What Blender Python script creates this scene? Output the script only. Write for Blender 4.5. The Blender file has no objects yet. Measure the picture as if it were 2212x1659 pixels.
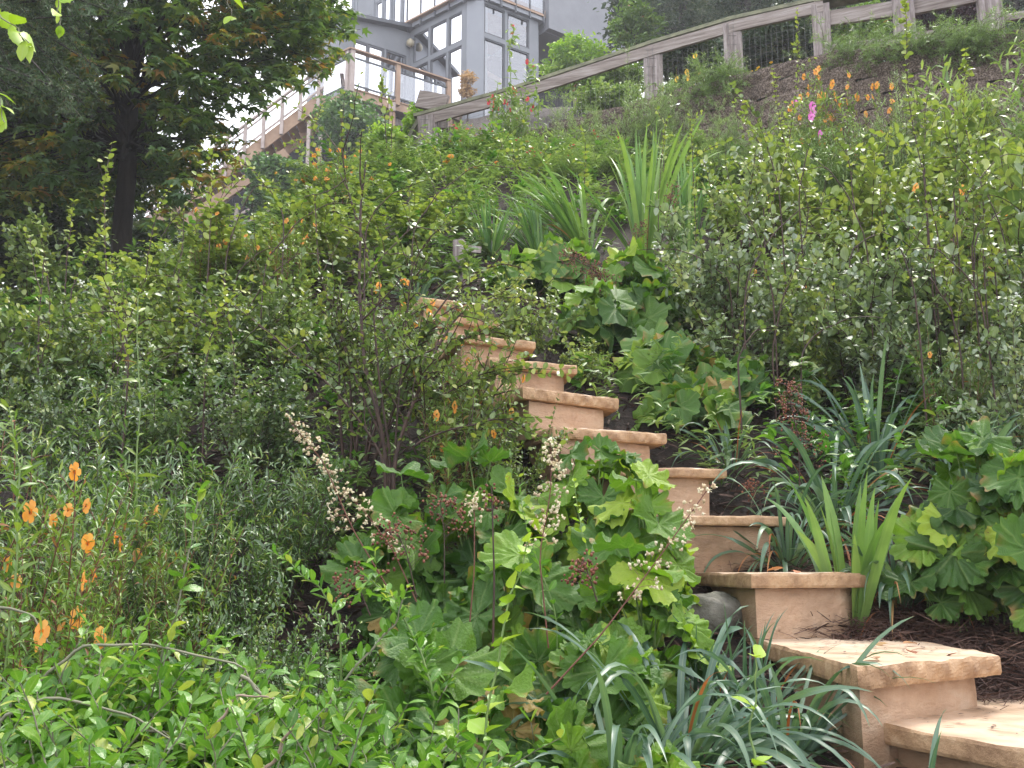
import bpy, math, random
import numpy as np
from mathutils import Vector, Matrix

# ------------------------------------------------------------------ camera, sky, sun, exposure
S = bpy.context.scene
COL = S.collection
TH = math.radians(10.6)
F = 2150.0
cam_d = bpy.data.cameras.new('camera')
cam = bpy.data.objects.new('camera', cam_d); COL.objects.link(cam)
cam.location = (0, 0, 0); cam.rotation_euler = (math.radians(90) + TH, 0, 0)
cam_d.sensor_width = 36; cam_d.lens = 36 * F / 2212
cam_d.clip_start = 0.05; cam_d.clip_end = 2000
S.camera = cam
SUN_EL, SUN_ROT = math.radians(58), math.radians(35)
W = bpy.data.worlds.new('World'); S.world = W; W.use_nodes = True
nt = W.node_tree; nt.nodes.clear()
sky = nt.nodes.new('ShaderNodeTexSky'); sky.sky_type = 'NISHITA'; sky.sun_disc = False
sky.sun_elevation = SUN_EL; sky.sun_rotation = SUN_ROT; sky.air_density = 1.0; sky.dust_density = 4.0
cloud = nt.nodes.new('ShaderNodeTexNoise'); cloud.inputs['Scale'].default_value = 1.6; cloud.inputs['Detail'].default_value = 5
tcs = nt.nodes.new('ShaderNodeTexCoord'); nt.links.new(tcs.outputs['Generated'], cloud.inputs['Vector'])
cr = nt.nodes.new('ShaderNodeValToRGB'); cr.color_ramp.elements[0].position = .35; cr.color_ramp.elements[1].position = .7
cr.color_ramp.elements[0].color = (8.2, 8.5, 9.4, 1); cr.color_ramp.elements[1].color = (12.5, 12.6, 13.0, 1)
nt.links.new(cloud.outputs['Fac'], cr.inputs['Fac'])
mx = nt.nodes.new('ShaderNodeMixRGB'); mx.inputs['Fac'].default_value = .86       # overcast deck over the clear sky
nt.links.new(sky.outputs['Color'], mx.inputs[1]); nt.links.new(cr.outputs['Color'], mx.inputs[2])
bg = nt.nodes.new('ShaderNodeBackground'); bg.inputs['Strength'].default_value = .11
nt.links.new(mx.outputs['Color'], bg.inputs['Color'])
wo = nt.nodes.new('ShaderNodeOutputWorld'); nt.links.new(bg.outputs['Background'], wo.inputs['Surface'])
sl = bpy.data.lights.new('sun', 'SUN'); sl.energy = 1.5; sl.angle = math.radians(14); sl.color = (1, .95, .86)
so = bpy.data.objects.new('sun', sl); COL.objects.link(so)
sd = Vector((math.sin(SUN_ROT) * math.cos(SUN_EL), math.cos(SUN_ROT) * math.cos(SUN_EL), math.sin(SUN_EL)))
so.rotation_euler = sd.to_track_quat('Z', 'Y').to_euler()
S.view_settings.view_transform = 'Standard'; S.view_settings.look = 'None'
S.view_settings.exposure = 1.32; S.view_settings.gamma = 1
S.cycles.use_denoising = True
S.cycles.max_bounces = 7; S.cycles.diffuse_bounces = 3; S.cycles.glossy_bounces = 3
S.cycles.transmission_bounces = 5; S.cycles.transparent_max_bounces = 8
S.cycles.caustics_reflective = False; S.cycles.caustics_refractive = False

# ------------------------------------------------------------------ helpers: the photo's rays
def ray(px, py):
    xc = (px - 1106) / F; yc = (829.5 - py) / F
    return np.array([xc, math.cos(TH) - yc * math.sin(TH), math.sin(TH) + yc * math.cos(TH)])
def at(px, py, d):
    r = ray(px, py); return r * (d / r[1])
def on_plane(px, py, p0, n):
    r = ray(px, py); return r * (np.dot(p0, n) / np.dot(r, n))
def xat(px, d, z=0.0):
    return (px - 1106) / F * (d * math.cos(TH) + z * math.sin(TH))

# ------------------------------------------------------------------ helpers: meshes
def nrm(a):
    a = np.asarray(a, float); l = np.linalg.norm(a, axis=-1, keepdims=True); l[l < 1e-9] = 1; return a / l

class Geo:
    def __init__(s): s.v = []; s.f = []; s.c = []; s.mi = []; s.n = 0
    def add(s, v, f, c=None, mi=0):
        v = np.asarray(v, float).reshape(-1, 3); f = np.asarray(f, int)
        if c is None: c = np.zeros((len(v), 3)) + .5
        s.v.append(v); s.c.append(np.asarray(c, float)); s.f.append(f + s.n); s.mi.append(mi); s.n += len(v)
    def ngon(s, v, mi=0): s.add(v, [list(range(len(v)))], None, mi)
    def mesh(s, name, mats, smooth=True):
        me = bpy.data.meshes.new(name)
        if not isinstance(mats, (list, tuple)): mats = [mats]
        for m in mats: me.materials.append(m)
        if not s.v: return me
        V = np.concatenate(s.v); C = np.concatenate(s.c)
        me.vertices.add(len(V)); me.vertices.foreach_set('co', V.ravel().astype(np.float32))
        loops = np.concatenate([f.ravel() for f in s.f])
        sizes = np.concatenate([np.full(len(f), f.shape[1]) for f in s.f])
        mi = np.concatenate([np.full(len(f), m) for f, m in zip(s.f, s.mi)])
        starts = np.concatenate([[0], np.cumsum(sizes)[:-1]])
        me.loops.add(len(loops)); me.loops.foreach_set('vertex_index', loops.astype(np.int32))
        me.polygons.add(len(sizes)); me.polygons.foreach_set('loop_start', starts.astype(np.int32))
        me.polygons.foreach_set('material_index', mi.astype(np.int32))
        me.polygons.foreach_set('use_smooth', np.full(len(sizes), bool(smooth)))
        a = me.attributes.new('lc', 'FLOAT_VECTOR', 'POINT'); a.data.foreach_set('vector', C.ravel().astype(np.float32))
        me.update(calc_edges=True)
        return me
    def build(s, name, mats, parent=None, smooth=True, loc=None):
        return link(name, s.mesh(name, mats, smooth), parent, loc)

def link(name, me, parent=None, loc=None):
    o = bpy.data.objects.new(name, me); COL.objects.link(o)
    if parent is not None: o.parent = parent
    if loc is not None: o.location = loc
    return o
def thing(name, label, cat, loc=(0, 0, 0), group=None, rz=0):
    o = bpy.data.objects.new(name, None); COL.objects.link(o)
    o.empty_display_size = .1; o.location = loc; o.rotation_euler = (0, 0, rz)
    o['label'] = label; o['category'] = cat
    if group: o['group'] = group
    return o
def tag(o, label=None, cat=None, group=None, kind=None):
    if label: o['label'] = label
    if cat: o['category'] = cat
    if group: o['group'] = group
    if kind: o['kind'] = kind
    return o

def box(g, p0, p1, w, h, up=(0, 0, 1), mi=0, ext=0):
    """beam from p0 to p1 (centre line), width w sideways, height h along up"""
    p0 = np.array(p0, float); p1 = np.array(p1, float); d = nrm(p1 - p0); p0 = p0 - d * ext; p1 = p1 + d * ext
    s = nrm(np.cross(d, up)); u = nrm(np.cross(s, d)); v = []
    for p in (p0, p1):
        for a, b in ((-1, -1), (1, -1), (1, 1), (-1, 1)): v.append(p + s * a * w / 2 + u * b * h / 2)
    g.add(v, [[0, 3, 2, 1], [4, 5, 6, 7], [0, 1, 5, 4], [1, 2, 6, 5], [2, 3, 7, 6], [3, 0, 4, 7]], None, mi)
def abox(g, c, sx, sy, sz, mi=0):
    box(g, (c[0], c[1], c[2] - sz / 2), (c[0], c[1], c[2] + sz / 2), sx, sy, (0, 1, 0), mi)

def tube(g, pts, r0, r1, k=4, tint=.5, mi=0):
    pts = np.asarray(pts, float); n = len(pts)
    t = nrm(np.gradient(pts, axis=0)); ref = np.array([.31, .17, .93]) if abs(t[0][2]) < .8 else np.array([.9, .3, .1])
    s = nrm(np.cross(t, ref)); u = np.cross(s, t)
    r = np.linspace(r0, r1, n)[:, None, None]
    a = np.arange(k) * 2 * math.pi / k
    ring = pts[:, None, :] + r * (np.cos(a)[None, :, None] * s[:, None, :] + np.sin(a)[None, :, None] * u[:, None, :])
    idx = np.arange(n * k).reshape(n, k); nx = np.roll(idx, -1, 1)
    f = np.stack([idx[:-1], nx[:-1], nx[1:], idx[1:]], -1).reshape(-1, 4)
    c = np.zeros((n * k, 3)); c[:, 1] = np.repeat(np.linspace(0, 1, n), k); c[:, 2] = tint
    g.add(ring.reshape(-1, 3), f, c, mi)

def curve(rng, p, d, L, n=8, droop=0., wander=.1):
    p = np.array(p, float); d = nrm(np.array(d, float)); pts = [p]; st = L / n
    for i in range(n):
        d = d + rng.normal(0, wander, 3); d[2] -= droop * st / max(L, .01); d = nrm(d); p = p + d * st; pts.append(p)
    return np.array(pts)

def sample(pts, ts):
    pts = np.asarray(pts); n = len(pts) - 1; x = np.clip(np.asarray(ts) * n, 0, n - 1e-6); i = x.astype(int); f = (x - i)[:, None]
    return pts[i] * (1 - f) + pts[i + 1] * f, nrm(pts[i + 1] - pts[i])

# leaf templates: base at origin, length 1 along +y, upper side +z
def tpl(rows, fold=.2, bend=.25, curl=0.):
    v = []; c = []
    for t, w in rows:
        for u in (-1, 0, 1):
            x = u * w; v.append((x, t, abs(x) * fold - bend * t * t + curl * math.sin(t * 6.3))); c.append((u, t))
    f = []
    for i in range(len(rows) - 1):
        for j in range(2):
            a = i * 3 + j; f.append([a, a + 1, a + 4, a + 3])
    return np.array(v), np.array(c), np.array(f)
R_ROUND = [(0, .015), (.12, .2), (.34, .33), (.6, .36), (.84, .24), (1, .02)]
R_OVAL = [(0, .012), (.15, .1), (.4, .2), (.65, .22), (.87, .13), (1, .015)]
R_LANCE = [(0, .01), (.2, .075), (.5, .12), (.8, .07), (1, .006)]
R_NEED = [(0, .04), (.5, .06), (1, .01)]
R_SERR = [(0, .02), (.1, .17), (.14, .25), (.22, .27), (.26, .33), (.36, .33), (.4, .38), (.5, .34), (.55, .36), (.66, .27), (.7, .28), (.82, .15), (1, .01)]
T_ROUND = [tpl(R_ROUND, .25, .15), tpl(R_ROUND, .1, .4), tpl(R_ROUND, .45, -.05)]
T_OVAL = [tpl(R_OVAL, .35, .2), tpl(R_OVAL, .15, .5), tpl(R_OVAL, .5, -.1)]
T_LANCE = [tpl(R_LANCE, .4, .3), tpl(R_LANCE, .2, .6), tpl(R_LANCE, .5, .05)]
T_NEED = [tpl(R_NEED, 0, .1), tpl(R_NEED, 0, .3)]
T_SERR = [tpl(R_SERR, .3, .25, .02), tpl(R_SERR, .15, .45, .02)]

def lobed(rng, n=84, rings=6, scal=1.0):
    """broad palmately lobed leaf with a scalloped, ruffled edge; stalk joins at the notch"""
    v = [(0, 0, 0)]; c = [(0, 0)]
    ths = np.linspace(-math.radians(168), math.radians(168), n)
    ph = rng.uniform(0, 6.28, 4); asym = rng.uniform(-.07, .07)
    cup = rng.uniform(-.25, .3); fold = rng.uniform(-.1, .25)
    for k in range(1, rings + 1):
        q = k / rings
        for i, th in enumerate(ths):
            lob = .075 * math.cos(5.6 * th) * (1 - .35 * abs(th) / 3.14)
            r = .56 * (1 + lob + .2 * math.cos(th / 2) ** 2 - .12 + asym * math.sin(th))
            sc = (abs(math.sin(th * 11.5)) ** .75 - .55) * .15 * scal
            if q > .99: r *= 1 + sc
            elif q > .7: r *= 1 + sc * .3
            r *= q
            x = r * math.sin(th); y = r * math.cos(th)
            z = cup * r * r * 1.6 + fold * abs(x) + .045 * math.cos(th * 5.6) * q ** 1.2 + .022 * math.cos(16.8 * th + .4) * q + .02 * math.cos(26 * q) * math.cos(11.2 * th)
            z += (.08 * math.sin(3 * th + ph[0]) + .06 * math.sin(7 * th + ph[1]) + .045 * math.sin(14 * th + ph[2])) * q ** 2.2
            v.append((x, y + .0, z)); c.append((th / math.pi, q))
    f3 = [[0, 1 + i, 2 + i] for i in range(n - 1)]; f4 = []
    for k in range(rings - 1):
        b = 1 + k * n
        for i in range(n - 1): f4.append([b + i, b + n + i, b + n + i + 1, b + i + 1])
    return np.array(v), np.array(c), (np.array(f3)[:, ::-1], np.array(f4)[:, ::-1])
def star(rng, deep=.5):
    """pointed lobed maple leaf"""
    tips = [-125, -68, -26 - 8, 0, 34, 68, 125]; tips = [-120, -62, 0, 62, 120]; rl = [.38, .58, .72, .58, .38]
    v = [(0, 0, 0)]; c = [(0, 0)]
    for k in range(5):
        a = math.radians(tips[k]); r = rl[k]
        for da, q in ((-13, .62), (0, 1), (13, .62)):
            b = a + math.radians(da); v.append((r * q * math.sin(b), r * q * math.cos(b) + .2, rng.uniform(-.05, .05) - .12 * q * q)); c.append((b / 3.14, q))
        if k < 4:
            b = math.radians((tips[k] + tips[k + 1]) / 2); v.append((.26 * math.sin(b), .26 * math.cos(b) + .2, .03)); c.append((b / 3.14, .4))
    m = len(v) - 1
    return np.array(v), np.array(c), np.array([[0, i + 1, i] for i in range(1, m)])

def put(g, tpls, pos, dirs, nor, size, tint, rng, mi=0, wid=None):
    pos = np.asarray(pos, float)
    if not len(pos): return
    dirs = nrm(dirs); nor = np.asarray(nor, float)
    x = nrm(np.cross(dirs, nor)); z = np.cross(x, dirs); size = np.broadcast_to(np.asarray(size, float), (len(pos),))
    tint = np.broadcast_to(np.asarray(tint, float), (len(pos),))
    wv = rng.uniform(.85, 1.2, len(pos)) if wid is None else np.full(len(pos), wid)
    pick = rng.integers(0, len(tpls), len(pos))
    for k, (tv, tc, tf) in enumerate(tpls):
        m = pick == k; n = int(m.sum())
        if not n: continue
        P = pos[m][:, None, :] + size[m][:, None, None] * (tv[None, :, 0:1] * wv[m][:, None, None] * x[m][:, None, :] + tv[None, :, 1:2] * dirs[m][:, None, :] + tv[None, :, 2:3] * z[m][:, None, :])
        C = np.zeros((n, len(tv), 3)); C[:, :, :2] = tc[None]; C[:, :, 2] = tint[m][:, None]
        off = (np.arange(n) * len(tv))[:, None, None]
        base = g.n
        fl = tf if isinstance(tf, tuple) else (tf,)
        g.v.append(P.reshape(-1, 3)); g.c.append(C.reshape(-1, 3)); g.n += n * len(tv)
        for q in fl:
            g.f.append((q[None] + off).reshape(-1, q.shape[1]) + base); g.mi.append(mi)
            if len(fl) > 1: pass

_ICO = None
def ico():
    global _ICO
    if _ICO is None:
        t = (1 + 5 ** .5) / 2
        v = nrm(np.array([(-1, t, 0), (1, t, 0), (-1, -t, 0), (1, -t, 0), (0, -1, t), (0, 1, t), (0, -1, -t), (0, 1, -t), (t, 0, -1), (t, 0, 1), (-t, 0, -1), (-t, 0, 1)], float))
        f = np.array([(0, 11, 5), (0, 5, 1), (0, 1, 7), (0, 7, 10), (0, 10, 11), (1, 5, 9), (5, 11, 4), (11, 10, 2), (10, 7, 6), (7, 1, 8), (3, 9, 4), (3, 4, 2), (3, 2, 6), (3, 6, 8), (3, 8, 9), (4, 9, 5), (2, 4, 11), (6, 2, 10), (8, 6, 7), (9, 8, 1)])
        _ICO = (v, f)
    return _ICO
def beads(g, pos, size, tint, mi=0, squash=1.):
    v, f = ico(); pos = np.asarray(pos, float); n = len(pos)
    if not n: return
    size = np.broadcast_to(np.asarray(size, float), (n,)); sc = np.array([1, 1, squash])
    P = pos[:, None, :] + v[None] * sc * size[:, None, None]
    C = np.zeros((n, 12, 3)); C[:, :, 2] = np.broadcast_to(np.asarray(tint, float), (n,))[:, None]
    g.add(P.reshape(-1, 3), (f[None] + (np.arange(n) * 12)[:, None, None]).reshape(-1, 3), C.reshape(-1, 3), mi)

# ------------------------------------------------------------------ materials
def new_mat(name):
    m = bpy.data.materials.new(name); m.use_nodes = True; t = m.node_tree; t.nodes.clear()
    o = t.nodes.new('ShaderNodeOutputMaterial'); return m, t, o
def N(t, kind, **kw):
    n = t.nodes.new(kind)
    for k, v in kw.items():
        if k in n.inputs: n.inputs[k].default_value = v
        else: setattr(n, k, v)
    return n
def ramp(t, stops, src=None):
    r = t.nodes.new('ShaderNodeValToRGB'); e = r.color_ramp.elements
    while len(e) < len(stops): e.new(.5)
    for i, (p, c) in enumerate(stops): e[i].position = p; e[i].color = (*c, 1)
    if src is not None: t.links.new(src, r.inputs['Fac'])
    return r
def leaf_mat(name, stops, rough=.38, trans=.3, rib=.25, bump=.15, bscale=90., spec=.5, veins=False, tgain=(1.25, 1.35, .6)):
    m, t, o = new_mat(name); L = t.links.new
    at_ = N(t, 'ShaderNodeAttribute', attribute_name='lc'); sp = N(t, 'ShaderNodeSeparateXYZ'); L(at_.outputs['Vector'], sp.inputs[0])
    col = ramp(t, stops, sp.outputs['Z'])
    geo = N(t, 'ShaderNodeTexCoord')
    nz = N(t, 'ShaderNodeTexNoise'); nz.inputs['Scale'].default_value = 14; nz.inputs['Detail'].default_value = 3; L(geo.outputs['Object'], nz.inputs['Vector'])
    hv = N(t, 'ShaderNodeMixRGB', blend_type='MULTIPLY'); hv.inputs['Fac'].default_value = .6
    g2 = ramp(t, [(.3, (.68, .72, .7)), (.7, (1.2, 1.15, 1.1))], nz.outputs['Fac']); L(col.outputs['Color'], hv.inputs[1]); L(g2.outputs['Color'], hv.inputs[2])
    ab = N(t, 'ShaderNodeMath', operation='ABSOLUTE'); 
    if veins:
        mu = N(t, 'ShaderNodeMath', operation='MULTIPLY'); mu.inputs[1].default_value = 5.6 / 2 * 1.0; L(sp.outputs['X'], mu.inputs[0])
        rd = N(t, 'ShaderNodeMath', operation='PINGPONG'); rd.inputs[1].default_value = .5; L(mu.outputs[0], rd.inputs[0])
        r2 = N(t, 'ShaderNodeMath', operation='MULTIPLY'); L(rd.outputs[0], r2.inputs[0]); L(sp.outputs['Y'], r2.inputs[1]); L(r2.outputs[0], ab.inputs[0])
        rr = ramp(t, [(.0, (rib, rib, rib)), (.035, (0, 0, 0))], ab.outputs[0])
    else:
        L(sp.outputs['X'], ab.inputs[0]); rr = ramp(t, [(.0, (rib, rib, rib)), (.22, (0, 0, 0))], ab.outputs[0])
    mx = N(t, 'ShaderNodeMixRGB', blend_type='MIX'); L(rr.outputs['Color'], mx.inputs['Fac']); L(hv.outputs['Color'], mx.inputs[1]); mx.inputs[2].default_value = (.42, .5, .2, 1)
    b = N(t, 'ShaderNodeBsdfPrincipled'); b.inputs['Roughness'].default_value = rough; b.inputs['Specular IOR Level'].default_value = spec
    L(mx.outputs['Color'], b.inputs['Base Color'])
    if veins:   # browned, nibbled-looking patches along some margins
        pw = N(t, 'ShaderNodeMath', operation='POWER'); pw.inputs[1].default_value = 7; L(sp.outputs['Y'], pw.inputs[0]); nb = ramp(t, [(.57, (0, 0, 0)), (.68, (1, 1, 1))], nz.outputs['Fac'])
        mb = N(t, 'ShaderNodeMath', operation='MULTIPLY'); L(pw.outputs[0], mb.inputs[0]); L(nb.outputs['Color'], mb.inputs[1]); m3 = N(t, 'ShaderNodeMixRGB'); L(mb.outputs[0], m3.inputs['Fac']); L(mx.outputs['Color'], m3.inputs[1]); m3.inputs[2].default_value = (.3, .17, .06, 1); L(m3.outputs['Color'], b.inputs['Base Color']); mx = m3
    if bump:
        n2 = N(t, 'ShaderNodeTexNoise'); n2.inputs['Scale'].default_value = bscale; n2.inputs['Detail'].default_value = 4; L(geo.outputs['Object'], n2.inputs['Vector'])
        bp = N(t, 'ShaderNodeBump'); bp.inputs['Strength'].default_value = bump; bp.inputs['Distance'].default_value = .006; L(n2.outputs['Fac'], bp.inputs['Height']); L(bp.outputs['Normal'], b.inputs['Normal'])
    tr = N(t, 'ShaderNodeBsdfTranslucent'); tm = N(t, 'ShaderNodeMixRGB', blend_type='MULTIPLY'); tm.inputs['Fac'].default_value = 1; tm.inputs[2].default_value = (*tgain, 1)
    L(mx.outputs['Color'], tm.inputs[1]); L(tm.outputs['Color'], tr.inputs['Color'])
    ms = N(t, 'ShaderNodeMixShader'); ms.inputs['Fac'].default_value = trans; L(b.outputs[0], ms.inputs[1]); L(tr.outputs[0], ms.inputs[2]); L(ms.outputs[0], o.inputs['Surface'])
    return m
def rough_mat(name, stops, scale=8., rough=.8, bump=.3, bscale=None, detail=6, stretch=(1, 1, 1), dist=.02, spec=.4, second=None, coords='Object'):
    m, t, o = new_mat(name); L = t.links.new
    tc = N(t, 'ShaderNodeTexCoord'); mp = N(t, 'ShaderNodeMapping'); mp.inputs['Scale'].default_value = stretch; L(tc.outputs[coords], mp.inputs['Vector'])
    nz = N(t, 'ShaderNodeTexNoise'); nz.inputs['Scale'].default_value = scale; nz.inputs['Detail'].default_value = detail; nz.inputs['Roughness'].default_value = .62; L(mp.outputs[0], nz.inputs['Vector'])
    col = ramp(t, stops, nz.outputs['Fac']); out = col.outputs['Color']
    if second:
        sc, s2, fac = second
        n3 = N(t, 'ShaderNodeTexNoise'); n3.inputs['Scale'].default_value = sc; n3.inputs['Detail'].default_value = 5; L(tc.outputs[coords], n3.inputs['Vector'])
        c3 = ramp(t, s2, n3.outputs['Fac']); mm = N(t, 'ShaderNodeMixRGB', blend_type='MULTIPLY'); mm.inputs['Fac'].default_value = fac; L(out, mm.inputs[1]); L(c3.outputs['Color'], mm.inputs[2]); out = mm.outputs['Color']
    b = N(t, 'ShaderNodeBsdfPrincipled'); b.inputs['Roughness'].default_value = rough; b.inputs['Specular IOR Level'].default_value = spec; L(out, b.inputs['Base Color'])
    if bump:
        n2 = N(t, 'ShaderNodeTexNoise'); n2.inputs['Scale'].default_value = bscale or scale * 4; n2.inputs['Detail'].default_value = 6; n2.inputs['Roughness'].default_value = .7; L(mp.outputs[0], n2.inputs['Vector'])
        bp = N(t, 'ShaderNodeBump'); bp.inputs['Strength'].default_value = bump; bp.inputs['Distance'].default_value = dist; L(n2.outputs['Fac'], bp.inputs['Height']); L(bp.outputs['Normal'], b.inputs['Normal'])
    L(b.outputs[0], o.inputs['Surface']); return m
M = {}
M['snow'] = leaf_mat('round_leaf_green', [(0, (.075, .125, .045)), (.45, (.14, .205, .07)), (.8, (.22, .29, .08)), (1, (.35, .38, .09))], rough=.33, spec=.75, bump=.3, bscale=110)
M['silver'] = leaf_mat('silvery_round_leaf', [(0, (.13, .19, .11)), (.5, (.22, .29, .17)), (.9, (.32, .38, .24)), (1, (.36, .4, .16))], rough=.36, spec=.9, bump=.3, bscale=110)
M['blue'] = leaf_mat('blue_green_leaf', [(0, (.07, .12, .06)), (.5, (.125, .19, .095)), (.9, (.2, .27, .12)), (1, (.28, .33, .12))], rough=.3, spec=.8, bump=.3, bscale=110)
M['snowy'] = leaf_mat('round_leaf_bright', [(0, (.13, .2, .045)), (.5, (.24, .32, .07)), (1, (.4, .44, .11))], rough=.36, spec=.6)
M['pens'] = leaf_mat('lance_leaf_dark', [(0, (.055, .11, .042)), (.5, (.1, .18, .065)), (.9, (.17, .26, .08)), (1, (.26, .31, .08))], rough=.27, spec=.85, bump=.25)
M['monk'] = leaf_mat('monkeyflower_leaf', [(0, (.08, .15, .035)), (.5, (.14, .24, .05)), (.93, (.24, .32, .06)), (1, (.28, .12, .05))], rough=.36)
M['cover'] = leaf_mat('ground_cover_leaf', [(0, (.055, .15, .025)), (.5, (.105, .25, .032)), (.9, (.19, .35, .045)), (1, (.36, .42, .08))], rough=.3, spec=.5, bump=.35, bscale=140, trans=.32)
M['heu'] = leaf_mat('broad_scalloped_leaf', [(0, (.035, .09, .02)), (.4, (.08, .18, .03)), (.75, (.18, .32, .035)), (.94, (.33, .45, .05)), (1, (.4, .28, .1))], rough=.42, spec=.38, bump=.8, bscale=170, veins=True, rib=.2, trans=.34)
M['iris'] = leaf_mat('iris_blade_green', [(0, (.06, .15, .05)), (.5, (.12, .24, .07)), (1, (.24, .36, .09))], rough=.4, rib=.1, bump=0)
M['strap'] = leaf_mat('strap_blade_bluegreen', [(0, (.05, .11, .07)), (.5, (.1, .18, .12)), (.9, (.18, .27, .17)), (.95, (.3, .3, .12)), (1, (.42, .2, .07))], rough=.38, rib=.14, bump=0, spec=.6)
M['dead'] = leaf_mat('dead_blade_rust', [(0, (.2, .06, .02)), (.5, (.38, .13, .04)), (1, (.42, .27, .12))], rough=.5, rib=0, bump=0, tgain=(1, .8, .6))
M['fine'] = leaf_mat('fine_grey_green', [(0, (.14, .22, .1)), (.5, (.25, .35, .16)), (1, (.38, .47, .24))], rough=.5, rib=0, bump=0)
M['mid'] = leaf_mat('small_leaf_midgreen', [(0, (.11, .18, .06)), (.5, (.2, .3, .1)), (1, (.34, .42, .16))], rough=.36, bump=0)
M['lime'] = leaf_mat('lime_leaf', [(0, (.16, .3, .03)), (.5, (.28, .45, .04)), (1, (.42, .55, .07))], rough=.4, bump=0)
M['maple'] = leaf_mat('maple_leaf', [(0, (.06, .11, .055)), (.45, (.1, .18, .065)), (.65, (.17, .23, .055)), (.84, (.27, .23, .06)), (1, (.42, .22, .07))], rough=.36, bump=0, trans=.38, rib=0, tgain=(1.6, 1.6, .5))
M['jun'] = leaf_mat('juniper_needles', [(0, (.04, .085, .035)), (.6, (.085, .14, .055)), (1, (.2, .13, .07))], rough=.5, bump=0, rib=0, trans=.15)
M['darktree'] = leaf_mat('far_tree_leaf', [(0, (.03, .06, .03)), (.5, (.055, .09, .045)), (1, (.13, .14, .06))], rough=.5, bump=0, rib=0, trans=.2)
M['dry'] = leaf_mat('dry_tan_grass', [(0, (.45, .3, .16)), (1, (.7, .52, .3))], rough=.6, bump=0, rib=0, tgain=(1, .9, .7))
M['ivy'] = leaf_mat('vine_leaf', [(0, (.06, .13, .05)), (.5, (.11, .22, .07)), (1, (.24, .36, .12))], rough=.35, bump=0, rib=0)
M['purple'] = leaf_mat('purple_leaf', [(0, (.03, .015, .02)), (1, (.1, .05, .06))], rough=.4, bump=0, rib=0, tgain=(1, .6, .6))
M['stem'] = rough_mat('dark_stem', [(.3, (.025, .014, .012)), (.7, (.085, .045, .032))], 30, .6, .2)
M['redstem'] = rough_mat('reddish_stem', [(.3, (.1, .035, .025)), (.7, (.2, .08, .05))], 30, .55, .1)
M['greystem'] = rough_mat('grey_green_stem', [(.3, (.12, .13, .08)), (.7, (.24, .22, .15))], 25, .55, .15)
M['palestem'] = rough_mat('pinkish_bare_stem', [(.3, (.2, .13, .1)), (.7, (.34, .25, .19))], 25, .55, .15)
M['gstem'] = rough_mat('green_stem', [(.3, (.1, .17, .05)), (.7, (.2, .28, .08))], 25, .5, 0)
M['bark'] = rough_mat('tree_bark', [(.3, (.012, .009, .008)), (.7, (.05, .038, .032))], 9, .85, .8, 30, stretch=(1, 1, .25), dist=.03)
M['orange'] = leaf_mat('orange_petal', [(0, (.72, .2, .03)), (.5, (.85, .36, .06)), (1, (.9, .52, .14))], rough=.5, bump=0, rib=0, trans=.4, tgain=(1, .9, .5))
M['yellow'] = leaf_mat('yellow_petal', [(0, (.85, .42, .02)), (1, (.95, .62, .06))], rough=.5, bump=0, rib=0, tgain=(1, 1, .5))
M['redp'] = leaf_mat('red_petal', [(0, (.5, .02, .04)), (1, (.75, .08, .1))], rough=.5, bump=0, rib=0, tgain=(1, .5, .5))
M['pinkp'] = leaf_mat('pink_petal', [(0, (.75, .1, .5)), (1, (.85, .3, .7))], rough=.5, bump=0, rib=0, tgain=(1, .6, 1))
M['cream'] = leaf_mat('cream_blossom', [(0, (.5, .33, .22)), (.3, (.7, .58, .38)), (1, (.85, .8, .62))], rough=.55, bump=0, rib=0, tgain=(1, 1, .9))
M['seed'] = leaf_mat('rust_seed_head', [(0, (.09, .025, .015)), (.6, (.2, .06, .03)), (1, (.3, .13, .07))], rough=.6, bump=0, rib=0, trans=.1, tgain=(1, .7, .5))
M['berry'] = leaf_mat('white_berry', [(0, (.75, .78, .7)), (1, (.85, .85, .8))], rough=.4, bump=0, rib=0, trans=.2, tgain=(1, 1, 1))
M['stone'] = rough_mat('peach_sandstone', [(.25, (.3, .195, .125)), (.42, (.43, .285, .185)), (.55, (.5, .34, .225)), (.75, (.57, .43, .31))], 6, .5, .8, 45, stretch=(1, 1, 2.6), dist=.008, spec=.45,
                       second=(4, [(.32, (.45, .43, .38)), (.46, (.86, .8, .74)), (.55, (1, 1, 1)), (.8, (1.06, .96, .88))], .9))
M['stonetop'] = rough_mat('sandstone_flag_top', [(.25, (.42, .3, .2)), (.5, (.6, .44, .31)), (.78, (.7, .58, .45))], 2.4, .38, .3, 22, dist=.005, spec=.5,
                          second=(11, [(.3, (.5, .47, .42)), (.42, (.85, .8, .75)), (.55, (1, 1, 1)), (.8, (1.05, 1.0, .95))], .85))
M['stonerough'] = rough_mat('sandstone_split_edge', [(.3, (.26, .15, .08)), (.55, (.46, .29, .16)), (.75, (.62, .45, .29))], 16, .6, .8, 60, dist=.01)
M['boulder'] = rough_mat('grey_boulder', [(.3, (.06, .055, .045)), (.55, (.17, .16, .13)), (.75, (.33, .31, .26))], 9, .75, .8, 50, dist=.012, second=(4, [(.35, (.6, .7, .5)), (.6, (1, 1, 1))], .5))
M['block'] = rough_mat('split_face_block', [(.36, (.06, .045, .036)), (.5, (.15, .118, .098)), (.62, (.34, .29, .25))], 70, .85, 1., 90, dist=.015, second=(2.2, [(.3, (.55, .5, .46)), (.7, (1.2, 1.12, 1.05))], .95))
M['soil'] = rough_mat('wet_mulch_soil', [(.3, (.012, .008, .006)), (.55, (.04, .025, .018)), (.8, (.1, .06, .042))], 22, .8, 1., 60, dist=.03)
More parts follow.
